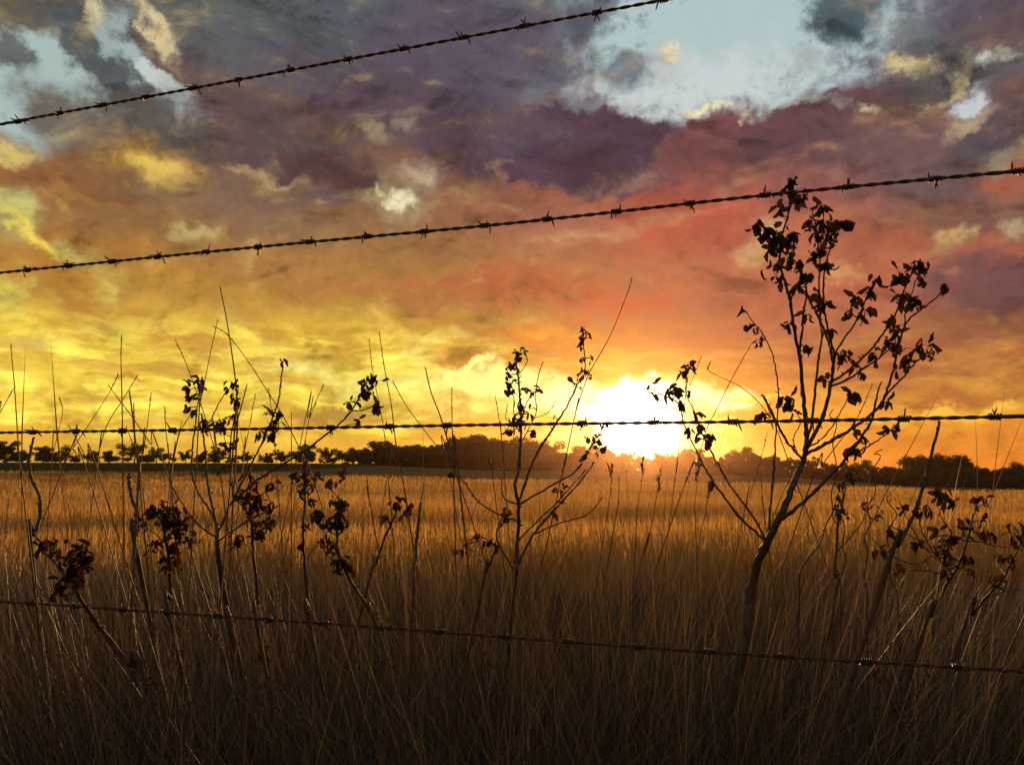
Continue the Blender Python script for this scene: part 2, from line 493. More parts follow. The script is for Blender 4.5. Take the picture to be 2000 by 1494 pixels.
M_LEAF = mat('withered_leaf', (0.014, 0.011, 0.006), (0.035, 0.024, 0.012), 0.8, 0.18, scale=60, tcol=(0.12, 0.036, 0.011))
M_STALK = mat('dry_stalk', (0.10, 0.065, 0.03), (0.2, 0.14, 0.07), 0.6, 0.2, scale=40)
M_GRASS = mat('dark_grass', (0.010, 0.011, 0.005), (0.28, 0.19, 0.09), 0.8, 0.25, attr=True)
M_DRY = mat('dry_grass', (0.08, 0.055, 0.028), (0.32, 0.22, 0.11), 0.6, 0.2, attr=True)
M_WHEAT = mat('ripe_wheat', (0.26, 0.13, 0.03), (0.70, 0.42, 0.11), 0.7, 0.6, attr=True)
M_BARK = mat('tree_bark', (0.03, 0.022, 0.015), (0.06, 0.045, 0.03), 0.9, scale=3)
M_CROWN = mat('gum_foliage', (0.03, 0.035, 0.012), (0.07, 0.07, 0.025), 0.8, 0.25, attr=True)

# ------------------------------------------------------------------ ground
def interp(x, xs, ys): return float(np.interp(x, xs, ys))
BX = [-400, 0, 700, 800, 950, 1200, 1360, 1600, 1762, 2000, 2400]
BY = [901, 903, 905, 911, 918, 922, 925, 935, 948, 956, 962]
FX = [-400, 0, 500, 800, 1200, 1600, 2000, 2400]
FD = [240, 235, 225, 170, 165, 150, 130, 125]
def horizon(px): return 915 + (px - 1000) * math.tan(ROLL)
def px_of(x, y):       # column of a far ground point
    return 1000 + FPX * (x / max(y, 1e-3)) * 1.0047
def zfar(px):
    D = interp(px, FX, FD)
    return EYE + (horizon(px) - interp(px, BX, BY)) / FPX * D * 1.0, D
def gz(x, y):
    if y < 1: return 0.0
    px = px_of(x, y)
    px = min(max(px, -400), 2400)
    z, D = zfar(px)
    t = min(1.0, max(0.0, (y - 12) / (D - 12)))
    return z * t ** 1.25 if z > 0 else z * t ** 1.25
NXG, YS = 121, np.concatenate([[-30, -8, -2, 0], np.geomspace(0.8, 12, 14), np.geomspace(14, 260, 60), [320, 450, 700, 900]])
gv = []
for y in YS:
    half = max(8.0, abs(y) * 1.0) if y < 300 else y * 1.0
    for i in range(NXG):
        x = (i / (NXG - 1) * 2 - 1) * half
        z = gz(x, y)
        if 0.5 < y < 12: z += 0.015 * math.sin(x * 7 + y * 3) * math.sin(y * 5 - x * 2)
        gv.append((x, y, z))
gf = []
for j in range(len(YS) - 1):
    for i in range(NXG - 1):
        q = j * NXG + i
        gf.append((q, q + 1, q + NXG + 1, q + NXG))
gm = bpy.data.materials.new('field_soil')
gm.use_nodes = True
t = gm.node_tree
b = t.nodes['Principled BSDF']; b.inputs['Roughness'].default_value = 1.0; b.inputs['Specular IOR Level'].default_value = 0.0
ge = t.nodes.new('ShaderNodeNewGeometry')
def gn(scale, sx, sy, detail=8):
    mp = t.nodes.new('ShaderNodeMapping'); mp.inputs['Scale'].default_value = (sx, sy, 1)
    n = t.nodes.new('ShaderNodeTexNoise'); n.inputs['Scale'].default_value = scale; n.inputs['Detail'].default_value = detail
    t.links.new(ge.outputs['Position'], mp.inputs[0]); t.links.new(mp.outputs[0], n.inputs['Vector'])
    return n.outputs[0]
def gmix(f, A, B):
    n = t.nodes.new('ShaderNodeMix'); n.data_type = 'RGBA'
    if isinstance(f, float): n.inputs[0].default_value = f
    else: t.links.new(f, n.inputs[0])
    for i, v in ((6, A), (7, B)):
        if isinstance(v, tuple): n.inputs[i].default_value = (*v, 1)
        else: t.links.new(v, n.inputs[i])
    return n.outputs[2]
def gsm(v, lo, hi):
    n = t.nodes.new('ShaderNodeMapRange'); n.interpolation_type = 'SMOOTHSTEP'
    t.links.new(v, n.inputs[0]); n.inputs[1].default_value = lo; n.inputs[2].default_value = hi
    return n.outputs[0]
def gma(op, A, B):
    n = t.nodes.new('ShaderNodeMath'); n.operation = op
    for i, v in enumerate((A, B)):
        if isinstance(v, (int, float)): n.inputs[i].default_value = v
        else: t.links.new(v, n.inputs[i])
    return n.outputs[0]
gs = t.nodes.new('ShaderNodeSeparateXYZ'); t.links.new(ge.outputs['Position'], gs.inputs[0])
gold = gmix(gsm(gn(1.4, 1, 1), 0.4, 0.6), (0.32, 0.18, 0.05), (0.5, 0.3, 0.09))
gold = gmix(gma('MULTIPLY', gsm(gn(0.12, 0.5, 3.0, 6), 0.5, 0.62), 0.5), gold, (0.15, 0.08, 0.025))
green = gmix(gsm(gn(0.5, 1, 2), 0.4, 0.6), (0.035, 0.035, 0.012), (0.055, 0.05, 0.018))
wob = gma('MULTIPLY', gma('SUBTRACT', gn(0.06, 1, 1), 0.5), 8.0)
yy = gma('ADD', gs.outputs[1], wob)
xx = gma('ADD', gs.outputs[0], wob)
# a dark green paddock behind the wheat on the left, brown stubble behind it elsewhere
brown = gmix(gsm(gn(0.3, 0.4, 3), 0.4, 0.6), (0.10, 0.06, 0.022), (0.17, 0.10, 0.035))
gold = gmix(gsm(yy, 44, 48), gold, brown)
both = gma('MULTIPLY', gsm(yy, 59, 61), gsm(gma('MULTIPLY', xx, -1.0), 21, 24))
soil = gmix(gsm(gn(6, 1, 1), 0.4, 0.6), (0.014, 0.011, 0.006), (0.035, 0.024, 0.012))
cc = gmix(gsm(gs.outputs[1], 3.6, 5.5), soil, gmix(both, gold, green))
t.links.new(cc, b.inputs['Base Color'])
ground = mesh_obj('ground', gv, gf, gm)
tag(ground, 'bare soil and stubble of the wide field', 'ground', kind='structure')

# ------------------------------------------------------------------ blades of grass and wheat
def blades(name, base, yaw_lean, lean, height, width, bend, prof, segs, material, tint, wild=0.0):
    lean = np.clip(lean, -0.7, 0.7)
    """thin tapering ribbons, vectorised; base (n,3)"""
    n = len(base)
    ts = np.linspace(0, 1, segs + 1)
    ld = np.stack([np.cos(yaw_lean), np.sin(yaw_lean)], 1)
    face = nr.uniform(0, np.pi, n)
    side = np.stack([np.cos(face), np.sin(face), np.zeros(n)], 1)
    V = np.zeros((n, segs + 1, 2, 3), np.float32)
    bend = np.clip(bend, -.9, .9)
    by = yaw_lean + nr.normal(0, 1, n) * wild
    bd = np.stack([np.cos(by), np.sin(by)], 1)
    kn = nr.uniform(.35, .8, n); ka = np.where(nr.uniform(0, 1, n) < .25, nr.normal(0, .6, n), nr.normal(0, .12, n)) * (wild > 1)
    for i, tt in enumerate(ts):
        off = height * np.tan(lean) * tt
        o2 = height * (bend * tt * tt + ka * np.maximum(0, tt - kn))
        c = base.copy()
        c[:, 0] += ld[:, 0] * off + bd[:, 0] * o2
        c[:, 1] += ld[:, 1] * off + bd[:, 1] * o2
        c[:, 2] += height * (tt - 0.25 * np.abs(bend) * tt * tt - 0.5 * np.abs(ka) * np.maximum(0, tt - kn))
        w = (width * np.interp(tt, prof[0], prof[1]))[:, None]
        V[:, i, 0] = c - side * w * 0.5
        V[:, i, 1] = c + side * w * 0.5
    idx = np.arange(n)[:, None] * (segs + 1) * 2
    F = []
    for i in range(segs):
        q = idx + i * 2
        F.append(np.concatenate([q, q + 1, q + 3, q + 2], 1))
    F = np.concatenate(F, 0)
    tn = np.repeat(tint, (segs + 1) * 2)
    return mesh_obj(name, V.reshape(-1, 3), F, material, tint=tn)
def field(n, d0, d1, spread=0.66, power=1.0):
    D = (nr.uniform(d0 ** power, d1 ** power, n)) ** (1 / power)
    X = nr.uniform(-spread, spread, n) * D
    Z = np.array([gz(x, y) for x, y in zip(X, D)])
    return np.stack([X, D, Z], 1)
# wheat: near, then thinner and wider farther out
bn = field(76000, 3.8, 14, 0.68, 1.5)
bn = bn[(bn[:, 1] > 4.6 + .9 * np.sin(bn[:, 0] * 2.3) * np.sin(bn[:, 0] * .9 + 1))]
bf = field(70000, 14, 60, 0.66, 1.15)
bs = np.concatenate([bn, bf])
bs = bs[(bs[:, 1] < 46 + 2 * np.sin(bs[:, 0])) | (bs[:, 0] < -13)]
n = len(bs)
d = bs[:, 1]
patch = np.sin(bs[:, 0] * .8 + 2 * np.sin(d * 0.37) + 1.7 * np.sin(bs[:, 0] * .21 + d * .5)) * 0.5 + 0.5
hgt = nr.uniform(0.36, 0.60, n) * np.where(d > 14, 0.75, 1.0) * (0.82 + 0.24 * patch)
wd = np.where(d > 14, 0.0045 + (d - 14) * 0.0003, 0.0042)
PW_ = ([0, .5, .72, .8, .93, 1], [0.5, 0.5, .5, 2.0, 1.6, .15])
wheat = blades('wheat', bs, nr.uniform(0, 6.28, n), nr.normal(0, .10, n), hgt, wd, nr.uniform(0, .22, n), PW_, 6, M_WHEAT,
               np.clip(nr.beta(2, 2.2, n) * 0.6 + patch * 0.4 - .25 * (np.abs((d * .9 + bs[:, 0] * .08) % 9 - 4.5) < .5), 0, 1))
tag(wheat, 'ripe golden wheat standing across the field behind the fence', 'wheat', kind='stuff')

def lean_of(X, D):
    u = X / D / 0.577
    return u
def fore(n, d0, d1, hlo, hhi, power=1.0):
    b = field(n, d0, d1, 0.8, power)
    X, D = b[:, 0], b[:, 1]
    px = 1000 + FPX * X / D
    top = np.interp(px, [0, 200, 420, 700, 900, 1200, 1500, 1750, 2000], [1075, 1085, 1090, 1120, 1110, 1090, 1110, 1120, 1130])
    H = EYE - (top - 915) / FPX * D
    H = np.clip(H, 0.25, 1.0) * nr.uniform(hlo, hhi, n)
    return b, H, px
b, H, px = fore(100000, 0.95, 4.4, 0.42, 1.04, 1.0)
n = len(b)
u = lean_of(b[:, 0], b[:, 1])
ln = np.radians(34) * np.clip(u, -1, 1) + nr.normal(0, .48, n)
clump = (np.sin(b[:, 0] * 9 + 3 * np.sin(b[:, 1] * 4)) * np.sin(b[:, 1] * 7 + 1.7)) * 0.5 + 0.5
grass = blades('grass', b, nr.normal(0, .8, n), ln, H, nr.uniform(0.0009, 0.0026, n), nr.normal(0, .4, n),
               ([0, .4, 1], [.8, 1, .1]), 5, M_GRASS, np.clip(nr.beta(.7, 2.6, n) * (0.35 + 1.2 * clump), 0, 1), wild=1.2)
tag(grass, 'dark rank grass along the fence line', 'grass', kind='stuff')
n0 = len(b)
b, H, px = fore(60000, 2.7, 5.4, 0.65, 1.14, 1.1)
n = len(b)
u = lean_of(b[:, 0], b[:, 1])
tuft = np.sin(b[:, 0] * 3.1 + 1.3 * np.sin(b[:, 1] * 2)) * np.sin(b[:, 0] * 7.7 + 1) * .5 + .5
under = blades('grass', b, nr.normal(0, 1.2, n), np.radians(16) * np.clip(u, -1, 1) + nr.normal(0, .2, n), H * (0.46 + 0.62 * tuft + 0.14 * np.sin(px / 37.0)), nr.uniform(0.0016, 0.004, n), nr.normal(0, .35, n),
               ([0, .4, 1], [.8, 1, .1]), 5, M_GRASS, np.clip(nr.beta(.8, 3.4, n), 0, 1), wild=1.2)
tag(under, 'darker grass thicket between the fence line and the wheat', 'grass', kind='stuff')
b, H, px = fore(8500, 1.4, 4.6, 0.7, 1.12, 1.3)
n = len(b)
H = H * np.where(nr.uniform(0, 1, n) < .10, nr.uniform(1.1, 1.45, n), 1.0)
u = lean_of(b[:, 0], b[:, 1])
ln = np.radians(32) * np.clip(u, -1, 1) + nr.normal(0, .22, n)
dry = blades('dry_grass', b, nr.normal(0, .5, n), ln, H, nr.uniform(0.0008, 0.0017, n), nr.normal(0, .12, n),
             ([0, .6, .75, .9, 1], [.9, .7, .8, 1.7, .1]), 8, M_DRY, nr.beta(2, 2.4, n), wild=.9)
tag(dry, 'pale dry grass straws leaning through the dark fence line growth', 'dry grass', kind='stuff')

# ------------------------------------------------------------------ tubes and leaves
def catmull(pts, per=5):
    out = []
    n = len(pts)
    if n < 3: return list(pts)
    for i in range(n - 1):
        p0 = pts[max(0, i - 1)]; p1 = pts[i]; p2 = pts[i + 1]; p3 = pts[min(n - 1, i + 2)]
        for k_ in range(per):
            s = k_ / per
            out.append(0.5 * ((2 * p1) + (p2 - p0) * s + (2 * p0 - 5 * p1 + 4 * p2 - p3) * s * s + (3 * p1 - p0 - 3 * p2 + p3) * s ** 3))
    out.append(pts[-1])
    return out
class MB:
    def __init__(s): s.v = []; s.f = []
    def tube(s, pts, r0, r1=None, sides=6, rs=None, cap=True):
        n = len(pts)
        up = Vector((0.13, 0.2, 0.97))
        base = len(s.v)
        for i, p in enumerate(pts):
            d_ = (pts[min(n - 1, i + 1)] - pts[max(0, i - 1)])
            if d_.length < 1e-9: d_ = Vector((0, 0, 1))
            d_.normalize()
            a_ = d_.cross(up)
            if a_.length < 1e-3: a_ = d_.cross(Vector((1, 0, 0)))
            a_.normalize(); b_ = d_.cross(a_)
            r = rs[i] if rs else r0 + ((r1 if r1 is not None else r0) - r0) * i / max(1, n - 1)
            for k_ in range(sides):
                t_ = 2 * math.pi * k_ / sides
                s.v.append(p + a_ * (math.cos(t_) * r) + b_ * (math.sin(t_) * r))
        for i in range(n - 1):
            for k_ in range(sides):
                q = base + i * sides
                s.f.append((q + k_, q + (k_ + 1) % sides, q + sides + (k_ + 1) % sides, q + sides + k_))
        if cap:
            s.f.append(tuple(base + k_ for k_ in range(sides)))
            q = base + (n - 1) * sides
            s.f.append(tuple(q + k_ for k_ in reversed(range(sides))))
    def leaf(s, o, d_, nrm, ln_, wd_, curl, fold, seed):
        """one withered toothed leaf: folded on its midrib and rolled along its length, with a thickness of its own"""
        rr = random.Random(seed)
        d_ = d_.normalized()
        sd_ = d_.cross(nrm).normalized()
        nn = sd_.cross(d_).normalized()
        NU = 7
        base = len(s.v)
        pos = o.copy(); dirv = d_.copy(); nv = nn.copy()
        step = ln_ / (NU - 1)
        for i in range(NU):
            tt = i / (NU - 1)
            w = wd_ * 0.5 * (math.sin(math.pi * min(1, tt * 0.86 + 0.10)) ** 0.8) * rr.uniform(0.72, 1.15)
            if i == NU - 1: w = wd_ * 0.03
            for q, h in ((-1, 1), (-0.55, 0.35), (0, 0), (0.55, 0.35), (1, 1)):
                s.v.append(pos + sd_ * (w * q * math.cos(fold)) + nv * (w * h * math.sin(fold)) + nv * rr.uniform(-.06, .06) * wd_)
            rot = Matrix.Rotation(curl / (NU - 1) * rr.uniform(.4, 1.6), 3, sd_)
            pos = pos + dirv * step
            dirv = rot @ dirv; nv = rot @ nv
        for i in range(NU - 1):
            for k_ in range(4):
                q = base + i * 5 + k_
                s.f.append((q, q + 1, q + 6, q + 5))
    def build(s, name, m_, parent=None, origin=None):
        o = mesh_obj(name, [tuple(v) for v in s.v], s.f, m_, parent, origin=origin)
        smooth_shade(o)
        return o

# ------------------------------------------------------------------ barbed wire
TH = R(72)
F0 = Vector((0, 1.3))
FD_ = Vector((-math.sin(TH), math.cos(TH)))
def on_fence(px, py):
    r = ray(px, py)
    # F0 + s*FD_ = k*(r.x, r.y)
    det = FD_.x * (-r.y) - FD_.y * (-r.x)
    s_ = ((-F0.x) * (-r.y) - (-F0.y) * (-r.x)) / det
    k_ = (F0.y + s_ * FD_.y) / r.y
    return Vector((r.x * k_, r.y * k_, EYE + r.z * k_))
def wire(line, barbs, label, seed):
    rr = random.Random(seed)
    pts = [on_fence(*p) for p in line]
    # carry the strand on past the frame at both ends
    pts = [pts[0] + (pts[0] - pts[1]).normalized() * 2.0] + pts + [pts[-1] + (pts[-1] - pts[-2]).normalized() * 1.0]
    root = empty('barbed_wire', pts[0])
    tag(root, label, 'barbed wire', 'strands of the barbed wire fence')
    fine = catmull(pts, 24)
    # resample evenly
    P = [fine[0]]; acc = 0
    for i in range(1, len(fine)):
        a_, b_ = fine[i - 1], fine[i]
        l = (b_ - a_).length
        nn = max(1, int(l / 0.0035))
        for k_ in range(1, nn + 1): P.append(a_.lerp(b_, k_ / nn))
    for ph in (0, math.pi):
        mb = MB(); Q = []
        s_ = 0
        for i, p in enumerate(P):
            if i: s_ += (P[i] - P[i - 1]).length
            d_ = (P[min(i + 1, len(P) - 1)] - P[max(0, i - 1)]).normalized()
            a_ = d_.cross(Vector((0, 0, 1))).normalized(); b_ = a_.cross(d_)
            w = s_ / 0.041 * 2 * math.pi + ph + 0.6 * math.sin(s_ * 7)
            Q.append(p + a_ * (math.cos(w) * 0.00135) + b_ * (math.sin(w) * 0.00135))
        mb.tube(Q, 0.00142, 0.00142, 6)
        mb.build('strand', M_WIRE, root)
    for bx in barbs:
        # point of the strand under this column
        best = min(P, key=lambda p: abs(1000 + FPX * ((p - Vector((0, 0, EYE))).dot(_R) / (p - Vector((0, 0, EYE))).dot(_F)) - bx) if p.y > 0.2 else 1e9)
        i = P.index(best)
        d_ = (P[min(i + 2, len(P) - 1)] - P[max(0, i - 2)]).normalized()
        a_ = d_.cross(Vector((0, 0, 1))).normalized(); b_ = a_.cross(d_)
        mb = MB()
        off = rr.uniform(0, 6.28)
        # two wires wrapped side by side, each leaving two pointed ends
        for wv, sh in ((0, -0.0036), (1, 0.0036)):
            turns = 2.0
            o0 = off + wv * rr.uniform(1.0, 2.2)
            pts_ = []
            for q in range(31):
                t_ = q / 30
                an = o0 + t_ * turns * 2 * math.pi
                pts_.append(best + d_ * (sh + (t_ - .5) * 0.0064) + a_ * math.cos(an) * 0.0034 + b_ * math.sin(an) * 0.0034)
            for endp, an, sg in ((pts_[0], o0, -1), (pts_[-1], o0 + turns * 6.2832, 1)):
                rad_ = a_ * math.cos(an) + b_ * math.sin(an)
                tan_ = (b_ * math.cos(an) - a_ * math.sin(an)) * sg
                v_ = (tan_ + rad_ * rr.uniform(-.1, .5) + d_ * sg * rr.uniform(-.1, .5)).normalized()
                l_ = rr.uniform(.009, .0145)
                mb.tube([endp - v_ * .001, endp + v_ * l_ * .6, endp + v_ * l_], 0, sides=6, rs=[.00115, .0011, .0005])
            mb.tube(pts_, 0.00125, 0.00125, 6)
        mb.build('barb', M_WIRE, root)
    return root
wire([(-60, 253), (0, 243), (640, 124), (1300, 0), (1420, -24)], [35, 117, 201, 286, 376, 467, 568, 679, 787, 903, 1023, 1165, 1297],
     'topmost strand of rusty barbed wire, slanting across the upper left sky', 1)
wire([(-60, 539), (0, 533), (500, 483), (1000, 436), (1500, 381), (2000, 333), (2060, 327)], [54, 134, 220, 307, 404, 505, 605, 716, 828, 947, 1070, 1204, 1348, 1495, 1660, 1828, 1990],
     'second strand of barbed wire from the top, crossing the clouds above the weeds', 2)
wire([(-60, 846), (0, 845), (480, 838), (1000, 829), (1500, 823), (2000, 813), (2060, 812)], [64, 149, 238, 335, 432, 530, 648, 758, 876, 1006, 1137, 1280, 1432, 1590, 1764, 1942],
     'third strand of barbed wire from the top, running just above the treeline past the sun', 3)
wire([(-60, 1169), (17, 1175), (700, 1222), (1300, 1267), (2000, 1311), (2060, 1316)], [60, 150, 240, 330, 425, 525, 634, 745, 860, 985, 1110, 1245, 1385, 1530, 1690, 1870],
     'lowest strand of barbed wire, half lost in the dark grass', 4)

# ------------------------------------------------------------------ weeds
CR = {0: (0, 0, 1), 1: (0, 780, .35), 2: (600, 600, .35), 3: (1200, 600, .4016), 4: (1350, 340, .3749), 5: (0, 540, .3), 7: (700, 1000, .35), 8: (1300, 1000, .35)}
def cp(c, x, y):
    ox, oy, s_ = CR[c]
    return ox + x * s_, oy + y * s_
def to_ground(p_prev, p_last):
    """carry a stem on down from its lowest traced point to the soil"""
    d_ = p_last - p_prev
    sl = d_.x / min(-0.05, d_.z) if d_.z < 0 else 0
    sl = max(-0.35, min(0.35, sl))
    x = p_last.x - sl * p_last.z * -1 * -1
    return Vector((x, p_last.y + 0.02, -0.01))
def weed(D, main, branches, clusters, label, name='leafy_weed', group='withered weeds along the fence', seed=1, leaf=19, cat='weed'):
    rr = random.Random(seed)
    ppm = FPX / D
    # main stem
    c, pts, w0, w1 = main
    P2 = [cp(c, *p) for p in pts]            # from low to high
    P3 = [at(x, y, D + 0.03 * math.sin(i * 1.3)) for i, (x, y) in enumerate(P2)]
    foot = to_ground(P3[1], P3[0])
    root = empty(name, foot)
    tag(root, label, cat, group)
    samples = []
    def add(P3_, w0_, w1_, nm, knots=True):
        full = catmull(P3_, 7)
        out = []; rs = []
        for i, p in enumerate(full):
            j = 0.0009 * (1 if i else 0)
            out.append(p + Vector((rr.uniform(-j, j), rr.uniform(-j, j), rr.uniform(-j, j))))
            t_ = i / (len(full) - 1)
            r = (w0_ + (w1_ - w0_) * t_) * 0.5 / ppm
            if knots and rr.random() < .14: r *= 1.3
            rs.append(r)
        mb = MB(); mb.tube(out, 0, sides=7, rs=rs)
        # short spurs and buds on the twig
        for i in range(3, len(out) - 1):
            if rr.random() < 0.22:
                d_ = (out[i] - out[i - 1]).normalized()
                s_ = Vector((rr.uniform(-1, 1), rr.uniform(-1, 1), rr.uniform(.1, 1))).normalized() * rr.uniform(3, 9) / ppm
                mb.tube([out[i], out[i] + s_ * .6, out[i] + s_], 0, sides=4, rs=[rs[i] * .7, rs[i] * .45, rs[i] * .75])
        o = mb.build(nm, M_STEM, root)
        samples.extend(out)
        return o
    add([foot] + P3, w0 * 1.1, w1, 'stem')
    def nearest(p):
        return min(samples, key=lambda q: (q - p).length_squared)
    def proj(p):
        v = p - Vector((0, 0, EYE))
        return 1000 + FPX * v.dot(_R) / v.dot(_F), 747 - FPX * v.dot(_U) / v.dot(_F)
    for bi, br in enumerate(branches):
        c, pts, w0, w1 = br
        P2 = [cp(c, *p) for p in pts]
        x0, y0 = P2[0]
        near = min(samples, key=lambda q: (proj(q)[0] - x0) ** 2 + (proj(q)[1] - y0) ** 2)
        pn = proj(near)
        d0 = near.y
        dz = rr.uniform(-.13, .16)
        P3 = [at(x, y, d0 + dz * (i / max(1, len(P2) - 1))) for i, (x, y) in enumerate(P2)]
        if math.hypot(pn[0] - x0, pn[1] - y0) < 60: P3[0] = near
        add(P3, w0 * .85, w1 * .9, 'branch')
    pj = [(proj(q), q) for q in samples]
    mb = MB()
    for ci, (c, x, y, r, cnt) in enumerate(clusters):
        X, Y = cp(c, x, y); s_ = CR[c][2]; rad = r * s_
        (pp, q) = min(pj, key=lambda a_: (a_[0][0] - X) ** 2 + (a_[0][1] - Y) ** 2)
        cen = at(X, Y, q.y)
        # a twig carries the bunch
        if (cen - q).length > 4 / ppm:
            mb.tube([q, q.lerp(cen, .5) + Vector((0, 0, 0.002)), cen], 1.3 / ppm, 0.7 / ppm, 5)
        for k_ in range(int(cnt * (2.0 if leaf == 20 else 1.75) + 0.5)):
            ln_ = leaf * 1.12 * rr.uniform(.6, 1.25) / ppm
            if cnt > 1:
                off = Vector((rr.gauss(0, .45), rr.gauss(0, .5), rr.gauss(0, .45))) * (rad / ppm)
            else: off = Vector((0, 0, 0.3 * ln_))
            o = cen + off + Vector((0, 0, ln_ * .3))
            d_ = Vector((rr.uniform(-.75, .75), rr.uniform(-.75, .75), rr.choice((-1, -1, -.7, -.4, .3))))
            nrm = Vector((rr.uniform(-1, 1), rr.uniform(-1, 1), rr.uniform(-.4, 1))).normalized()
            mb.tube([cen, cen.lerp(o, .6) + Vector((0, 0, .001)), o], .55 / ppm, .45 / ppm, 4)
            mb.leaf(o, d_, nrm, ln_, ln_ * rr.uniform(.42, .85), rr.uniform(-1.9, 1.9), rr.uniform(.2, 1.1), rr.random())
    if clusters: mb.build('foliage', M_LEAF, root)
    return root

# the big one right of the sun
weed(1.42, (0, [(1447, 1290), (1462, 1180), (1480, 1100), (1508, 1040), (1535, 985), (1556, 930), (1572, 893)], 18, 11), [
    (4, [(592, 1480), (600, 1390), (592, 1250), (578, 1100), (566, 950), (545, 860), (525, 720), (500, 600), (470, 500), (462, 420), (480, 300), (515, 180), (532, 90)], 11, 3),
    (4, [(572, 930), (578, 820), (582, 740), (600, 640), (590, 560), (560, 480), (510, 430)], 5, 3),
    (4, [(596, 1420), (630, 1280), (648, 1100), (665, 960), (680, 860), (668, 700), (668, 520), (675, 400), (692, 200)], 7, 3),
    (4, [(600, 1440), (680, 1280), (720, 1130), (738, 1000), (722, 900), (690, 810), (650, 720), (612, 650), (592, 580)], 10, 4),
    (4, [(738, 1000), (745, 930), (720, 850), (700, 740), (688, 650), (700, 480), (742, 340)], 6, 3),
    (4, [(736, 980), (770, 900), (850, 780), (900, 680), (965, 545)], 5, 2.5),
    (4, [(730, 1090), (830, 1015), (930, 920), (1000, 830), (1060, 740), (1110, 600), (1160, 490)], 6, 3),
    (4, [(725, 1115), (830, 1060), (930, 990), (1000, 940), (1065, 880)], 6, 3),
    (4, [(598, 1465), (700, 1405), (830, 1330), (960, 1230), (1010, 1150), (1050, 1030), (1080, 900), (1110, 800), (1150, 740), (1210, 700), (1280, 640), (1332, 590)], 8, 2.5),
    (4, [(1110, 800), (1118, 720), (1150, 620), (1190, 500)], 4, 2),
    (4, [(1005, 1160), (1100, 1060), (1160, 990), (1255, 915)], 5, 2.5),
    (3, [(800, 1040), (870, 990), (1000, 870), (1130, 730), (1210, 620), (1250, 550), (1275, 440), (1300, 360)], 9, 2.5),
    (3, [(1130, 735), (1210, 690), (1290, 640), (1345, 595)], 4, 2),
    (3, [(905, 745), (870, 690), (830, 640), (780, 540), (740, 460), (714, 425)], 6, 4.5),
    (3, [(748, 1120), (755, 1000), (768, 880), (778, 740), (790, 560), (796, 400), (772, 240), (720, 130), (680, 80), (640, 25)], 5, 2.2),
    (3, [(940, 690), (1010, 640), (1070, 560), (1140, 440)], 3.5, 2),
    (3, [(900, 700), (870, 640), (905, 560), (880, 500)], 3, 2),
    (3, [(740, 1150), (700, 1060), (560, 860), (480, 720), (430, 620), (400, 540), (375, 480), (345, 400), (362, 290)], 5, 2),
    (3, [(725, 1130), (600, 1010), (470, 830), (400, 700), (340, 570), (310, 470), (240, 430), (165, 395)], 6, 2),
], [(4, *q) for q in [(530, 90, 60, 13), (590, 140, 35, 4), (475, 190, 25, 4), (350, 290, 35, 4), (400, 320, 45, 8), (450, 370, 50, 10), (530, 340, 45, 8), (410, 420, 20, 2), (430, 480, 30, 3), (450, 550, 35, 5), (500, 450, 30, 4), (530, 390, 30, 4), (690, 190, 45, 8), (630, 260, 35, 4), (700, 280, 65, 15), (790, 270, 35, 4), (660, 350, 45, 7), (740, 350, 35, 5), (640, 440, 50, 8), (570, 490, 35, 5), (700, 490, 35, 5), (600, 570, 50, 8), (550, 600, 25, 2), (640, 640, 35, 3), (690, 690, 40, 5), (590, 740, 25, 2), (500, 790, 35, 4), (720, 830, 20, 2), (600, 930, 30, 3), (820, 730, 30, 3), (855, 670, 25, 3), (900, 750, 35, 4), (960, 560, 35, 4), (935, 610, 20, 2), (800, 950, 45, 6), (960, 960, 30, 3), (1100, 550, 40, 6), (1180, 500, 50, 8), (1220, 580, 25, 3), (1080, 640, 25, 3), (1170, 690, 45, 6), (1120, 690, 25, 3), (1040, 790, 30, 3), (1060, 850, 45, 6), (1010, 890, 30, 3), (1060, 920, 25, 3), (1330, 590, 20, 3), (1170, 920, 50, 6), (1250, 920, 35, 4), (1130, 990, 35, 3), (1070, 1055, 25, 1), (900, 1070, 20, 1), (870, 1040, 25, 2), (1030, 1205, 25, 3), (830, 1170, 35, 3), (500, 1180, 40, 7), (380, 1260, 35, 4), (520, 1240, 25, 2), (355, 880, 30, 3), (340, 810, 18, 2), (285, 810, 18, 1), (265, 725, 12, 1), (1040, 1340, 45, 5), (860, 1340, 20, 2), (840, 1450, 25, 3), (890, 1400, 20, 2), (700, 1080, 20, 2)]]
   + [(3, *q) for q in [(365, 300, 28, 3), (335, 325, 35, 3), (200, 395, 16, 1), (170, 400, 16, 1), (270, 430, 28, 3), (310, 420, 25, 3), (190, 460, 12, 1), (320, 480, 16, 2), (360, 440, 16, 1), (390, 525, 22, 2), (370, 610, 24, 3), (440, 600, 20, 2), (440, 650, 30, 3), (475, 640, 16, 1), (470, 880, 16, 1)]],
   'largest weed, its forked stem and curled leaves reaching the second wire right of the sun', seed=5, leaf=20)

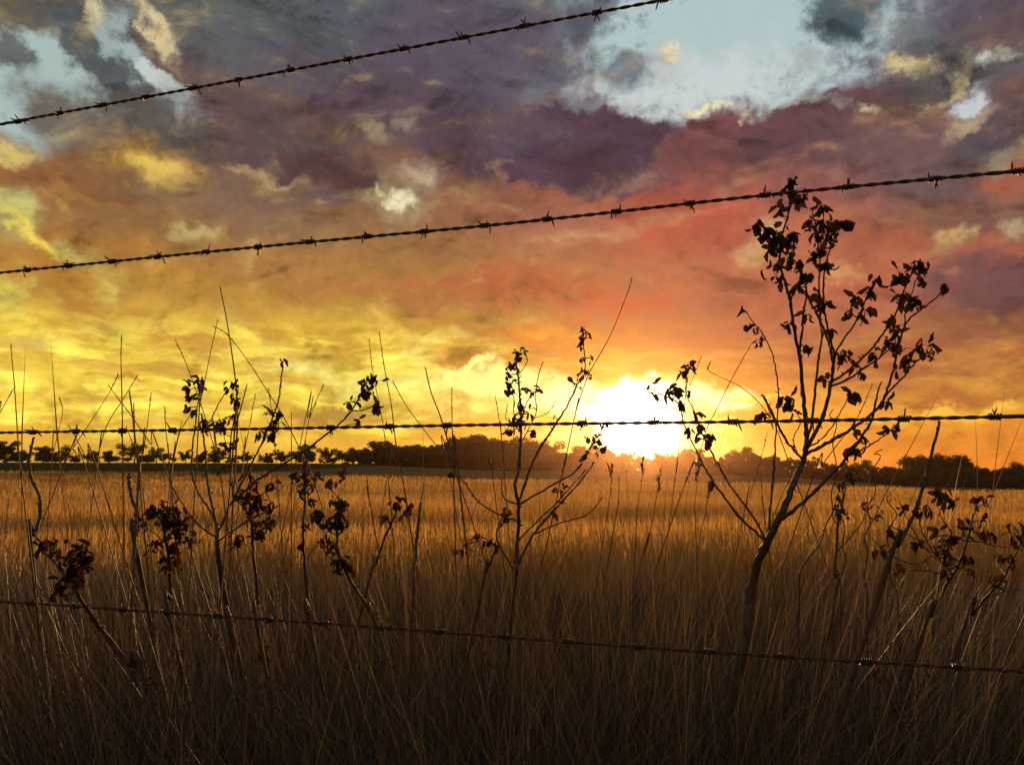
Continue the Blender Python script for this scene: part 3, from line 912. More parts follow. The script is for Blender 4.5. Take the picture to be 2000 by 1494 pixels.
# left weed under the second wire
weed(1.72, (1, [(1300, 1330), (1285, 1230), (1255, 1100), (1225, 920), (1213, 790), (1212, 700)], 10, 8), [
    (1, [(1212, 705), (1160, 600), (1110, 530), (1072, 420), (1070, 320), (1085, 180), (1100, 60), (1110, -40), (1105, -80)], 5, 2.5),
    (1, [(1210, 690), (1165, 500), (1150, 350), (1135, 200), (1125, 80)], 6, 3.5),
    (1, [(1140, 180), (1190, 90), (1240, -10), (1330, -110)], 3.5, 2),
    (1, [(1222, 745), (1300, 560), (1400, 370), (1480, 200), (1550, 20), (1572, -140), (1580, -190)], 5, 2.5),
    (1, [(1225, 790), (1380, 680), (1460, 640), (1560, 590)], 4, 2.5),
    (1, [(1205, 780), (1080, 670), (960, 480), (940, 350)], 4.5, 2.5),
    (1, [(1280, 590), (1400, 480), (1500, 410), (1680, 300), (1830, 190), (1950, 80), (2020, -30), (2070, -70)], 6, 2.5),
    (2, [(245, 580), (320, 572), (370, 550), (405, 525)], 3, 2),
    (1, [(1295, 560), (1292, 420), (1285, 250), (1310, 100), (1325, -30), (1330, -60)], 4, 2),
    (2, [(100, 720), (180, 670), (285, 650)], 2.5, 1.8),
], [(5, *q) for q in [(1300, 680, 35, 6), (1230, 740, 30, 3), (1310, 740, 30, 4), (1240, 800, 35, 4), (1215, 860, 25, 2), (1255, 890, 25, 3), (1530, 705, 30, 4), (1460, 730, 15, 2), (1520, 795, 25, 2), (1520, 830, 20, 2), (1560, 820, 20, 2), (1840, 570, 15, 3), (1755, 900, 25, 3), (1830, 920, 20, 2), (1800, 900, 20, 2), (1815, 960, 20, 2), (1430, 970, 50, 11), (1330, 985, 40, 6), (1290, 985, 20, 2), (1500, 930, 25, 3), (1770, 1000, 35, 5), (1690, 1030, 25, 3), (1780, 1060, 40, 5), (1530, 1100, 25, 2), (1480, 1130, 25, 2), (1500, 1160, 20, 2), (1310, 1180, 25, 3), (1455, 1240, 30, 3)]]
   + [(2, *q) for q in [(330, 430, 45, 5), (380, 415, 30, 3), (350, 490, 40, 4), (250, 530, 30, 3), (300, 490, 25, 3), (400, 540, 30, 3), (385, 590, 20, 1), (285, 640, 20, 2)]],
   'many-branched weed left of centre, its long right arm crossing the third wire', seed=8, leaf=15)
# dark leafy clumps in front of the wheat
weed(1.6, (1, [(965, 1300), (955, 1100), (945, 900), (925, 790), (905, 680), (900, 640)], 7, 4), [
    (1, [(920, 800), (860, 745), (800, 700)], 3, 2), (1, [(945, 900), (1020, 850), (1075, 790)], 3, 2), (1, [(945, 900), (900, 860), (865, 820)], 3, 2)],
    [(1, *q) for q in [(880, 640, 75, 18), (940, 650, 60, 14), (960, 700, 60, 14), (990, 770, 55, 9), (800, 690, 20, 3), (870, 830, 40, 7), (1070, 780, 45, 7), (950, 920, 55, 12), (1000, 700, 40, 6), (960, 840, 50, 8)]],
    'dense black leafy weed head against the wheat, left of the forked weed', seed=12, leaf=16)
weed(1.55, (1, [(1450, 1350), (1440, 1150), (1428, 980), (1415, 860), (1405, 700), (1395, 580)], 7, 4), [
    (1, [(1415, 860), (1370, 810), (1310, 790)], 3, 2), (1, [(1410, 780), (1460, 720), (1515, 690)], 3, 2), (1, [(1400, 620), (1450, 540), (1520, 500), (1560, 510)], 3, 2), (1, [(1395, 580), (1380, 500), (1410, 430)], 3, 2)],
    [(1, *q) for q in [(1360, 555, 60, 14), (1420, 590, 60, 12), (1330, 790, 45, 7), (1305, 830, 25, 3), (1490, 690, 45, 6), (1440, 750, 45, 7), (1515, 690, 25, 3), (1460, 600, 40, 5), (1400, 440, 40, 4), (1520, 500, 40, 4), (1510, 580, 25, 2), (1400, 680, 30, 4)]],
    'dark weed with a bushy round head just right of the forked stem', seed=13, leaf=16)
weed(1.7, (1, [(1735, 1300), (1722, 1150), (1700, 900), (1690, 760), (1700, 600), (1705, 450), (1708, 330), (1704, 230)], 7, 2.5), [
    (1, [(1700, 560), (1650, 480), (1610, 450)], 3, 1.6), (1, [(1702, 520), (1750, 470), (1780, 430)], 3, 1.6), (1, [(1705, 900), (1780, 800), (1850, 720)], 3, 2)],
    [(1, *q) for q in [(1700, 460, 50, 10), (1640, 440, 35, 4), (1770, 440, 30, 3), (1690, 510, 40, 6), (1730, 570, 30, 4), (1710, 710, 30, 3), (1680, 820, 20, 3), (1700, 380, 30, 4)]],
    'slim upright weed under the long slanting arm, small leaves halfway up', seed=14, leaf=13)
weed(1.6, (1, [(2120, 1330), (2060, 1180), (1950, 1000), (1890, 860), (1880, 740), (1885, 620), (1890, 530)], 7, 3), [
    (1, [(1880, 760), (1820, 720), (1770, 670)], 3, 1.8), (1, [(1885, 560), (1850, 500), (1860, 470)], 2.5, 1.6), (1, [(1890, 540), (1920, 490), (1930, 440)], 2.5, 1.6), (1, [(1890, 860), (1840, 850), (1810, 800)], 2.5, 1.6)],
    [(1, *q) for q in [(1890, 590, 45, 11), (1900, 660, 45, 12), (1885, 730, 40, 8), (1780, 680, 45, 7), (1820, 800, 40, 6), (1890, 910, 50, 13), (1960, 950, 30, 3), (1920, 440, 40, 4), (1850, 460, 35, 3), (1850, 840, 30, 4)]],
    'weed with hanging dark leaf bunches against the wheat, left of the lone weed', seed=15, leaf=17)
weed(1.45, (1, [(820, 1590), (720, 1480), (580, 1300), (480, 1160), (370, 990), (275, 880), (235, 840)], 11, 4), [
    (1, [(440, 1090), (440, 980), (430, 900)], 4, 2.5), (1, [(420, 1080), (370, 1090), (330, 1080)], 3, 2)],
    [(1, *q) for q in [(235, 830, 35, 5), (300, 840, 40, 6), (430, 880, 60, 14), (410, 970, 50, 12), (330, 1080, 45, 7), (480, 930, 35, 4), (420, 1030, 40, 6)]],
    'black weed slanting up to the left in the lowest left grass', seed=16, leaf=19)
weed(1.8, (2, [(330, 1580), (380, 1440), (430, 1290), (478, 1190), (502, 1125)], 6, 2.5), [(2, [(470, 1205), (520, 1190), (545, 1150)], 2, 1.4)],
    [(2, *q) for q in [(480, 1108, 28, 3), (515, 1110, 18, 2), (545, 1165, 25, 3), (455, 1195, 12, 2), (500, 1140, 14, 2)]],
    'small lone weed tip bending right before the middle of the wheat', seed=17, leaf=15)
# centre weed, left of the sun
weed(1.7, (2, [(1150, 1640), (1165, 1480), (1175, 1300), (1180, 1120), (1160, 1000), (1180, 900), (1195, 700), (1190, 560), (1180, 420), (1168, 320), (1165, 250)], 8, 2.2), [
    (2, [(1188, 390), (1220, 320), (1228, 280), (1215, 255)], 2, 1.5),
    (2, [(1192, 700), (1155, 640), (1150, 500), (1120, 440)], 2.5, 1.6),
    (2, [(1270, 760), (1275, 600), (1275, 500), (1290, 380), (1316, 305)], 2.5, 1.8),
    (2, [(1185, 640), (1220, 540), (1260, 480), (1312, 470)], 2.5, 1.6),
    (2, [(1180, 1110), (1230, 940), (1290, 800), (1380, 660), (1440, 570), (1510, 430), (1550, 360), (1545, 230), (1540, 130)], 6, 2.2),
    (2, [(1185, 1110), (1320, 1020), (1500, 910), (1580, 780), (1640, 690)], 5, 2),
    (2, [(1540, 860), (1600, 760), (1680, 720)], 2.5, 1.6),
    (2, [(1300, 640), (1340, 590), (1390, 515)], 2, 1.6),
    (2, [(1170, 1190), (1080, 1160), (960, 1090), (880, 980), (830, 935)], 4.5, 2),
    (2, [(1160, 1110), (1095, 1060), (1085, 960)], 3.5, 2),
    (2, [(1175, 1440), (1260, 1270), (1380, 1130), (1500, 1000), (1600, 870)], 7, 2.5),
    (2, [(1178, 1310), (1300, 1180), (1420, 1060), (1560, 900)], 4, 2),
    (2, [(1270, 1270), (1420, 1200), (1560, 1160), (1650, 1060)], 4, 2),
    (2, [(1160, 1480), (1060, 1300), (1085, 1180), (1110, 1150)], 4, 2),
    (2, [(1120, 700), (1110, 620), (1120, 540)], 2, 1.6),
], [(2, *q) for q in [(1165, 270, 15, 4), (1210, 255, 15, 2), (1180, 300, 25, 4), (1130, 330, 22, 4), (1155, 350, 20, 3), (1125, 385, 15, 2), (1125, 430, 18, 3), (1155, 415, 20, 3), (1130, 470, 22, 4), (1150, 465, 20, 3), (1225, 460, 18, 3), (1250, 480, 18, 3), (1290, 470, 20, 3), (1185, 555, 35, 7), (1200, 600, 25, 4), (1250, 565, 12, 1), (1230, 600, 20, 3), (1155, 620, 15, 3), (1185, 650, 30, 5), (1265, 700, 20, 3), (1145, 700, 25, 4), (1110, 690, 20, 3), (1530, 140, 40, 6), (1585, 170, 20, 2), (1540, 190, 20, 3), (1525, 240, 20, 1), (1590, 290, 22, 2), (1530, 300, 15, 2), (1540, 360, 30, 4), (1575, 380, 20, 2), (1520, 410, 18, 3), (1480, 440, 10, 1), (1530, 460, 10, 1), (1385, 620, 15, 1), (1570, 740, 30, 4), (1620, 730, 30, 4), (1650, 660, 25, 3), (1410, 1030, 35, 5), (1420, 1090, 25, 4), (1380, 1160, 25, 3), (1110, 1160, 30, 4), (1090, 1210, 20, 3), (800, 940, 25, 3), (1640, 800, 30, 4), (1560, 830, 25, 3)]],
   'tall centre weed with two leafy spires just left of the sun', seed=21, leaf=12)
weed(1.5, (2, [(960, 1640), (1000, 1480), (1060, 1330), (1010, 1400), (950, 1320)][:3], 6, 3), [(2, [(1000, 1480), (960, 1400), (900, 1330)], 3, 2), (2, [(1050, 1350), (1010, 1300), (1000, 1290)], 2.5, 2)],
    [(2, *q) for q in [(890, 1330, 28, 3), (1010, 1330, 28, 4), (950, 1290, 20, 3), (860, 1370, 20, 3), (1060, 1330, 20, 2)]],
    'low weed with four small leaf tufts at the foot of the tall centre weed', seed=22, leaf=15)
# right hand tangle
weed(1.35, (3, [(1480, 1640), (1540, 1500), (1620, 1340), (1680, 1240), (1720, 1120), (1750, 1000), (1770, 940)], 7, 2.5), [
    (3, [(1715, 1130), (1660, 1120), (1580, 1110), (1500, 1140), (1420, 1100), (1330, 1060)], 3.5, 1.8),
    (3, [(1680, 1240), (1600, 1200), (1520, 1180), (1440, 1060), (1400, 980)], 3.5, 1.8),
    (3, [(1710, 1140), (1780, 1140), (1850, 1160), (1990, 1180)], 3, 1.8),
    (3, [(1650, 1290), (1560, 1200), (1500, 1100), (1480, 1010)], 3.5, 2),
    (3, [(1600, 1200), (1640, 1100), (1580, 1000), (1620, 940)], 3, 1.8),
    (3, [(1755, 990), (1790, 960), (1830, 980)], 2, 1.5),
    (3, [(1680, 1250), (1580, 1290), (1490, 1280), (1380, 1290), (1300, 1330)], 3.5, 1.8),
    (3, [(1560, 1200), (1460, 1250), (1340, 1200), (1230, 1100)], 3, 1.6),
    (3, [(1740, 1060), (1700, 1060), (1680, 1045)], 2, 1.5),
], [(3, *q) for q in [(1770, 945, 40, 5), (1800, 1040, 22, 2), (1720, 1080, 40, 7), (1690, 1050, 22, 2), (1620, 950, 40, 5), (1580, 940, 25, 3), (1490, 1010, 40, 8), (1570, 1100, 20, 3), (1470, 1160, 30, 4), (1640, 1150, 40, 6), (1600, 1220, 50, 11), (1600, 1300, 40, 8), (1720, 1230, 30, 4), (1830, 1110, 28, 3), (1800, 1110, 22, 3), (1730, 1280, 22, 3), (1330, 1100, 20, 2), (1390, 1280, 35, 4), (1300, 1210, 30, 3), (1400, 980, 20, 2)]],
   'sprawling tangled weed on the right with small black leaf knots before the field', seed=25, leaf=17)
weed(1.3, (3, [(1680, 1620), (1740, 1500), (1800, 1420), (1880, 1330), (1940, 1220), (1990, 1120)], 6, 2.5), [
    (3, [(1900, 1300), (1860, 1240), (1880, 1180)], 2.5, 1.6), (3, [(1800, 1420), (1900, 1380), (2020, 1370)], 3, 1.6)],
   [(3, *q) for q in [(1930, 1100, 40, 3), (1970, 1130, 30, 3), (1890, 1230, 35, 4), (1950, 1240, 25, 3), (1850, 1340, 35, 4), (1985, 1080, 30, 3)]],
   'rightmost weed, bending out of the frame with a few toothed leaves', seed=26, leaf=17)
weed(1.65, (3, [(1060, 1500), (1070, 1300), (1090, 1060), (1110, 960), (1125, 880), (1150, 815)], 5, 2.2), [
    (3, [(1090, 1060), (1060, 1010), (1085, 930)], 2.5, 1.6), (3, [(1080, 1180), (1180, 1080), (1225, 1000), (1260, 960), (1310, 1000)], 3, 1.6)],
   [(3, *q) for q in [(1105, 880, 25, 3), (1135, 820, 30, 5), (1110, 1000, 35, 6), (1090, 940, 20, 3), (1230, 980, 35, 4), (1290, 1020, 25, 3), (1160, 850, 18, 2), (1085, 1010, 18, 2)]],
   'short weed between the largest weed and the bare stick, leaves drooping at its tip', seed=27, leaf=14)

# low weeds down in the grass
for (D_, st_, cl_, lab_, sd_) in [
    (1.5, [(330, 1600), (322, 1500), (300, 1400), (262, 1320)], [(262, 1315, 26, 4), (290, 1350, 20, 3), (325, 1330, 22, 3), (300, 1400, 20, 2)], 'small dark leaved weed low in the grass under the slanting black weed', 31),
    (1.6, [(735, 1600), (740, 1480), (728, 1380), (748, 1300)], [(748, 1295, 24, 4), (722, 1340, 20, 3), (760, 1360, 20, 3)], 'low weed in the bottom grass beneath the lone weed, left of the centre', 32),
    (1.7, [(985, 1600), (978, 1470), (945, 1360), (940, 1300)], [(942, 1298, 22, 3), (965, 1350, 22, 3), (930, 1390, 20, 3)], 'low weed at the bottom of the frame under the tall centre weed', 33),
    (1.5, [(1260, 1600), (1255, 1500), (1245, 1420), (1262, 1350)], [(1262, 1345, 26, 4), (1240, 1400, 24, 4), (1275, 1420, 22, 3), (1250, 1470, 24, 4)], 'dark bunch of leaves at the bottom between centre weed and largest weed', 34),
    (1.5, [(1800, 1600), (1770, 1480), (1752, 1400), (1720, 1330)], [(1718, 1325, 24, 4), (1750, 1370, 22, 3), (1780, 1420, 24, 3)], 'low weed in the bottom right grass beneath the tangled weed', 35),
    (1.6, [(520, 1600), (512, 1480), (530, 1380), (515, 1290)], [(514, 1285, 22, 4), (540, 1330, 20, 3), (505, 1370, 22, 3)], 'low weed in the bottom grass beneath the round headed weed', 36)]:
    weed(D_, (0, st_, 5, 2.2), [], [(0, *q) for q in cl_], lab_, seed=sd_, leaf=15, group='small weeds low in the grass')
# dry tendrils curling up out of the tangle
def vine(D, path, amp, turns, label, seed):
    rr = random.Random(seed)
    P = catmull([at(x, y, D) for x, y in path], 14)
    n = len(P); out = []
    for i, p in enumerate(P):
        t_ = i / (n - 1)
        a_ = amp / FPX * D * (.35 + .65 * t_)
        w = t_ * turns * 6.283 + rr.random() * .2
        out.append(p + Vector((math.cos(w) * a_, math.sin(w) * a_, math.sin(w * 1.3) * a_ * .4)))
    foot = to_ground(P[1], P[0])
    out = catmull([foot, foot.lerp(out[0], .5), out[0]], 5)[:-1] + out
    mb = MB(); mb.tube(out, 1.7 / FPX * D, 0.9 / FPX * D, 6)
    tag(mb.build('curling_tendril', M_STEM, origin=foot), label, 'tendril', 'dry tendrils curling above the grass')
vine(1.5, [(1690, 1150), (1692, 1060), (1700, 990), (1712, 900), (1716, 880)], 7, 5, 'tightly curled dry tendril reaching up to the right hand treeline', 1)
vine(1.55, [(1640, 1150), (1650, 1070), (1640, 980), (1655, 930)], 6, 4, 'curled tendril behind the short weed right of the largest weed', 2)
vine(1.5, [(1750, 1160), (1735, 1080), (1745, 1000), (1730, 960)], 8, 3, 'loosely curled tendril left of the bare slanting stick', 3)
vine(1.45, [(1560, 1120), (1610, 1040), (1628, 960), (1630, 840), (1622, 800)], 5, 5, 'long thin tendril winding up among the low branches of the largest weed', 4)
# bare sticks
def stick(D, c, pts, w0, w1, label, name='bare_stick', mt=M_STEM, group='bare dead sticks along the fence', cat='stick', seed=1, spurs=True):
    rr = random.Random(seed)
    ppm = FPX / D
    P3 = [at(*cp(c, *p), D + .02 * i) for i, p in enumerate(pts)]
    foot = to_ground(P3[1], P3[0])
    full = catmull([foot] + P3, 7)
    rs = []; out = []
    for i, p in enumerate(full):
        t_ = i / (len(full) - 1)
        r = (w0 + (w1 - w0) * t_) * .5 / ppm
        if rr.random() < .18: r *= 1.35
        rs.append(r); out.append(p + Vector((rr.uniform(-1, 1), rr.uniform(-1, 1), 0)) * .0006)
    mb = MB(); mb.tube(out, 0, sides=7, rs=rs)
    if spurs:
        for i in range(4, len(out)):
            if rr.random() < .3:
                s_ = Vector((rr.uniform(-1, 1), rr.uniform(-1, 1), rr.uniform(0, 1))).normalized() * rr.uniform(4, 10) / ppm
                mb.tube([out[i], out[i] + s_], 0, sides=4, rs=[rs[i] * .8, rs[i] * .3])
    o = mb.build(name, mt, origin=foot)
    tag(o, label, cat, group)
    return o
stick(1.3, 3, [(1300, 1350), (1380, 1160), (1440, 1040), (1500, 880), (1550, 680), (1575, 590), (1580, 556)], 10, 5, 'tall bare broken stick slanting up to the third wire at the right', seed=3)
stick(1.6, 1, [(180, 900), (195, 760), (225, 640), (215, 530), (172, 430), (163, 330), (188, 212)], 9, 4.5, 'crooked bare stick at the far left, ending just below the third wire', seed=4)
stick(1.6, 1, [(770, 900), (765, 760), (768, 640), (742, 570), (722, 480), (716, 420)], 8, 6, 'short thick snapped stick standing before the left part of the field', seed=5)
stick(1.5, 7, [(120, 1100), (300, 600), (320, 260), (345, -20), (350, -40)][1:], 4, 5, 'thin bare stick upright in the wheat between the lone weed and the centre weed', seed=6)

# ------------------------------------------------------------------ tall grass stalks against the sky
def stalk(c, pts, w, label, D=None, head=0, seed=0):
    """pts from tip down"""
    rr = random.Random(seed + 100)
    D = D or rr.uniform(1.35, 2.3)
    ppm = FPX / D
    P3 = [at(*cp(c, *p), D) for p in reversed(pts)]
    low = P3[0]
    foot = to_ground(P3[1], P3[0])
    full = catmull([foot] + P3, 8)
    n = len(full)
    rs = []
    for i in range(n):
        t_ = i / (n - 1)
        r = (w * (1 - t_) + w * .45 * t_) * .5
        rs.append(r / ppm)
    mb = MB(); mb.tube(full, 0, sides=5, rs=rs)
    # spikelets pressed to the tip
    L_ = max(6, int(n * .22))
    for i in range(n - L_, n - 1):
        for _ in range(2):
            d_ = (full[i + 1] - full[i]).normalized()
            s_ = (d_ + Vector((rr.uniform(-.5, .5), rr.uniform(-.5, .5), 0)) * (.5 + head)).normalized() * rr.uniform(4, 9) * (1 + head) / ppm
            mb.tube([full[i], full[i] + s_ * .5, full[i] + s_], 0, sides=4, rs=[.4 / ppm, (.7 + head * .8) / ppm, .2 / ppm])
    o = mb.build('grass_stalk', M_STALK, origin=foot)
    tag(o, label, 'grass stalk', 'tall dry grass stalks rising above the fence weeds')
ST = [
 (5, [(70, 445), (82, 580), (95, 720), (110, 950), (125, 1180), (150, 1400)], 3.2, 'leftmost tall grass stalk, nearly straight, crossing the third wire'),
 (5, [(95, 720), (0, 885), (-120, 1100)], 2.6, 'short slanting blade leaning against the leftmost tall stalk'),
 (5, [(390, 800), (408, 880), (375, 1030), (340, 1180), (330, 1300)], 2.2, 'thin stalk with a hooked tip between the leftmost stalk and the crossing blades'),
 (5, [(765, 645), (720, 740), (600, 930), (480, 1110), (430, 1200)], 2.2, 'long thin blade leaning right, lower left end over the small left trees'),
 (5, [(705, 710), (850, 900), (980, 1090), (1070, 1230)], 2.8, 'blade leaning left that crosses the straight vertical stalk'),
 (5, [(790, 385), (788, 540), (792, 700), (798, 1000), (800, 1250)], 3.2, 'straight vertical stalk at the left with two blades crossing it'),
 (5, [(892, 650), (800, 800), (700, 960), (650, 1120), (630, 1250)], 2.8, 'curved blade sweeping up right behind the straight vertical stalk'),
 (5, [(842, 745), (870, 950), (885, 1120), (905, 1300), (895, 1450)], 6.0, 'thickest pale stalk at the left, cut off square above the third wire'),
 (5, [(870, 835), (876, 960), (880, 1110), (900, 1250)], 3.2, 'short stalk rising close beside the thickest pale stalk'),
 (5, [(983, 760), (960, 960), (930, 1160), (915, 1260)], 2.8, 'short stalk leaning right between the thickest pale stalk and the forked weed'),
 (5, [(1073, 855), (1080, 1000), (1100, 1170), (1110, 1300)], 3.0, 'short upright stalk beside the fourth barb of the third wire'),
 (5, [(1187, 935), (1130, 1180), (1115, 1400)], 3.0, 'low stalk leaning right just left of the forked weed'),
 (5, [(1230, 915), (1170, 1020), (1130, 1200), (1110, 1330)], 2.8, 'low curved blade touching the left leaf bunch of the forked weed'),
 (5, [(1148, 430), (1200, 540), (1250, 670), (1330, 900), (1400, 1130), (1430, 1250)], 2.6, 'stalk leaning left that passes behind the top leaves of the forked weed'),
 (5, [(1417, 285), (1370, 500), (1330, 700), (1300, 850), (1290, 1000)], 3.0, 'second tallest stalk, leaning right out of the forked weed'),
 (5, [(1398, 328), (1480, 380), (1600, 530), (1750, 760), (1850, 920), (1990, 1200), (2040, 1320)], 2.6, 'long arching blade bent left over the forked weed, its tip beside the tallest stalk'),
 (5, [(1432, 68), (1470, 250), (1510, 500), (1540, 750), (1545, 1000), (1530, 1250)], 4.2, 'tallest grass stalk of all, rising out of the forked weed high into the sky'),
 (5, [(1608, 705), (1570, 850), (1530, 1000), (1515, 1150)], 4.4, 'dark short stalk leaning right beside the leaves at the tallest stalk'),
 (5, [(1663, 765), (1620, 1000), (1590, 1150), (1575, 1280)], 2.8, 'short stalk leaning right between the tallest stalk and the slender leafy shoot'),
 (5, [(1750, 735), (1765, 850), (1790, 1100), (1800, 1250)], 2.0, 'hair thin stalk behind the slender leafy shoot of the forked weed'),
 (5, [(1897, 885), (1897, 1170), (1897, 1300)], 2.4, 'short vertical stalk just right of the arching blade'),
 (5, [(448, 970), (530, 1120), (600, 1270), (680, 1400)], 3.0, 'low blade leaning left under the second barb of the third wire'),
 (5, [(470, 1115), (520, 1200), (600, 1380)], 3.0, 'lowest blade leaning left, its tip over the small left trees'),
 (5, [(820, 975), (880, 1130), (910, 1260)], 2.8, 'short blade leaning left that ends at the thickest pale stalk'),
 (2, [(345, 180), (370, 380), (430, 700), (460, 1060), (468, 1150)], 2.4, 'left and shorter one of the two thin stalks past the end of the slanting arm'),
 (2, [(402, 140), (430, 330), (470, 550), (495, 760), (540, 1000), (560, 1130)], 3.2, 'right and taller one of the two thin stalks past the end of the slanting arm'),
 (2, [(478, 415), (560, 560), (680, 720), (760, 820), (830, 930)], 2.8, 'blade leaning left whose lower end reaches the wood left of the centre weed'),
 (2, [(660, 340), (690, 470), (740, 600), (790, 760), (830, 880), (850, 990)], 4.2, 'stout stalk leaning left that crosses the wire by the middle barb'),
 (2, [(807, 450), (808, 620), (812, 760), (815, 880)], 3.2, 'short vertical stalk standing at the middle barb of the third wire'),
 (2, [(1050, 500), (1075, 650), (1085, 740), (1095, 860)], 2.4, 'short thin stalk just left of the tall centre weed'),
 (2, [(1812, -160), (1780, -60), (1690, 160), (1600, 320), (1560, 400), (1500, 580), (1460, 760)], 2.6, 'long stalk leaning right out of the centre weed, its tip high above the sun'),
 (2, [(90, 440), (30, 560), (0, 620), (-30, 720)], 2.0, 'thin stalk leaning right below the tip of the slanting arm'),
 (2, [(46, 540), (15, 620), (-10, 740)], 2.0, 'shorter thin stalk beside the one below the slanting arm'),
 (3, [(665, 180), (570, 350), (490, 510), (450, 590), (400, 760), (300, 980)], 2.8, 'stalk leaning right between the sun and the largest weed'),
 (3, [(420, 245), (380, 350), (345, 440), (330, 560)], 1.8, 'hair thin stalk rising behind the top leaf right of the sun'),
 (3, [(465, 275), (460, 310), (540, 350), (620, 390), (700, 460), (760, 540), (800, 620)], 2.2, 'curved tendril with a hooked tip reaching left from the largest weed'),
 (3, [(1255, 375), (1180, 540), (1090, 660), (1010, 770), (940, 900)], 3.0, 'stalk leaning right through the lower branches of the largest weed'),
 (3, [(745, 605), (700, 780), (640, 980), (610, 1100)], 2.0, 'hair thin stalk left of the trunk of the largest weed'),
 (3, [(140, 745), (132, 850), (110, 1000), (100, 1200)], 2.4, 'seeding stalk right under the sun, its head glinting'),
 (3, [(225, 795), (200, 950), (150, 1200), (110, 1320)], 2.8, 'dark stalk leaning right beside the glinting seeding stalk'),
 (3, [(410, 770), (400, 880), (390, 1000), (400, 1200)], 2.4, 'seeding stalk under the low branch right of the sun, head lit'),
 (3, [(462, 870), (450, 960), (420, 1100), (400, 1260)], 2.2, 'lit seeding stalk next to the left branches of the largest weed'),
 (3, [(715, 830), (722, 960), (740, 1100)], 3.0, 'short dark stalk before the trunk of the largest weed'),
 (3, [(1050, 895), (900, 905), (780, 1000)], 2.0, 'stalk bent flat to the right across the trunk of the largest weed'),
 (2, [(1020, 850), (1040, 990), (1060, 1150)], 2.2, 'lit seeding stalk before the wood left of the centre weed'),
 (2, [(650, 990), (625, 1150), (600, 1350)], 3.6, 'short reddish stalk standing in the wheat left of the centre weed'),
 (2, [(335, 960), (350, 1100), (380, 1260)], 3.0, 'short pale stalk over the lone small weed'),
 (2, [(1740, 950), (1735, 1100), (1700, 1300)], 2.8, 'short upright stalk in the wheat below the sun'),
 (2, [(1700, 880), (1690, 1050), (1660, 1250)], 2.4, 'seeding stalk hanging its spikelets just left below the sun'),
]
for i, q in enumerate(ST):
    stalk(q[0], q[1], q[2], q[3], seed=i, head=1 if 'seeding' in q[3] else 0)

# ------------------------------------------------------------------ trees
def tree_proto(h, w, seed, dens, wispy=False, low=.25):
    rr = random.Random(seed); g = np.random.RandomState(seed)
    low = min(low, .2)
    tk = MB()
    # trunk and limbs
    top = Vector((rr.uniform(-.1, .1) * w, rr.uniform(-.1, .1) * w, h * .55))
    tk.tube(catmull([Vector((0, 0, -.3)), Vector((rr.uniform(-.1, .1), 0, h * .2)), Vector((top.x * .6, top.y * .6, h * .38)), top], 4), h * .035, h * .016, 7)
    cl = []
    nl = 10 if not wispy else 11
    for i in range(nl):
        an = i / nl * 6.283 + rr.uniform(-.4, .4)
        rad = w * .5 * rr.uniform(.35, .98)
        zz = h * rr.uniform(.22, .95) if i else h * .9
        tip = Vector((math.cos(an) * rad, math.sin(an) * rad, zz * (1 - .22 * (rad / (w * .5)) ** 2)))
        st = Vector((0, 0, 0)).lerp(top, rr.uniform(.45, 1))
        mid = st.lerp(tip, .5) + Vector((0, 0, h * .05 * rr.uniform(-1, 1.5)))
        tk.tube(catmull([st, mid, tip], 4), h * .013, h * .004, 5)
        cl.append((tip, h * rr.choice((.08, .12, .17, .23))))
        cl.append((tip.lerp(Vector((0, 0, zz * .5)), rr.uniform(.3, .7)), h * rr.uniform(.1, .18)))
        cl.append((st.lerp(tip, .65) + Vector((rr.uniform(-1, 1), rr.uniform(-1, 1), rr.uniform(0, 1))) * h * .08, h * rr.uniform(.08, .15)))
    if low < .2:
        for i in range(8):
            an = rr.uniform(0, 6.28)
            cl.append((Vector((math.cos(an) * w * .36, math.sin(an) * w * .36, h * rr.uniform(.1, .35))), h * .15))
    V = []; T = []
    for (c, r) in cl:
        k_ = int(1.35 * dens * (r / h / .15) ** 2)
        p = g.normal(0, 1, (k_, 3)); p /= np.linalg.norm(p, axis=1)[:, None]
        p *= (g.uniform(.15, 1, (k_, 1)) ** .5) * r * g.uniform(.75, 1.2, (k_, 1))
        p[:, 2] *= .72
        p += np.array(c)
        V.append(p); T.append(np.full(k_, rr.random()) * .6 + g.uniform(0, .4, k_))
    C_ = np.concatenate(V); T = np.concatenate(T)
    n = len(C_)
    a1 = g.normal(0, 1, (n, 3)); a1 /= np.linalg.norm(a1, axis=1)[:, None]
    a2 = np.cross(a1, g.normal(0, 1, (n, 3))); a2 /= np.linalg.norm(a2, axis=1)[:, None]
    s1 = g.uniform(.10, .24, (n, 1)) * (h / 7) ** .5; s2 = s1 * g.uniform(.35, .8, (n, 1))
    Q = np.stack([C_ - a1 * s1, C_ + a2 * s2, C_ + a1 * s1, C_ - a2 * s2], 1).reshape(-1, 3)
    return tk, Q, np.arange(n * 4).reshape(-1, 4), np.repeat(T, 4)
protos = []
SPEC = [(7, 8.5, 1, 170, False, .3), (7, 6.0, 2, 190, False, .15), (7, 10.0, 3, 150, False, .38), (7, 4.6, 4, 60, True, .3), (7, 7.0, 5, 210, False, .1), (7, 8.0, 6, 130, True, .25), (7, 9.0, 7, 200, False, .08)]
PM = []
for sp in SPEC:
    tk, Q, F, T = tree_proto(*sp)
    t_ob = tk.build('trunk', M_BARK); c_ob = mesh_obj('crown', Q, F, M_CROWN, tint=T)
    PM.append((t_ob.data, c_ob.data))
    bpy.data.objects.remove(t_ob); bpy.data.objects.remove(c_ob)
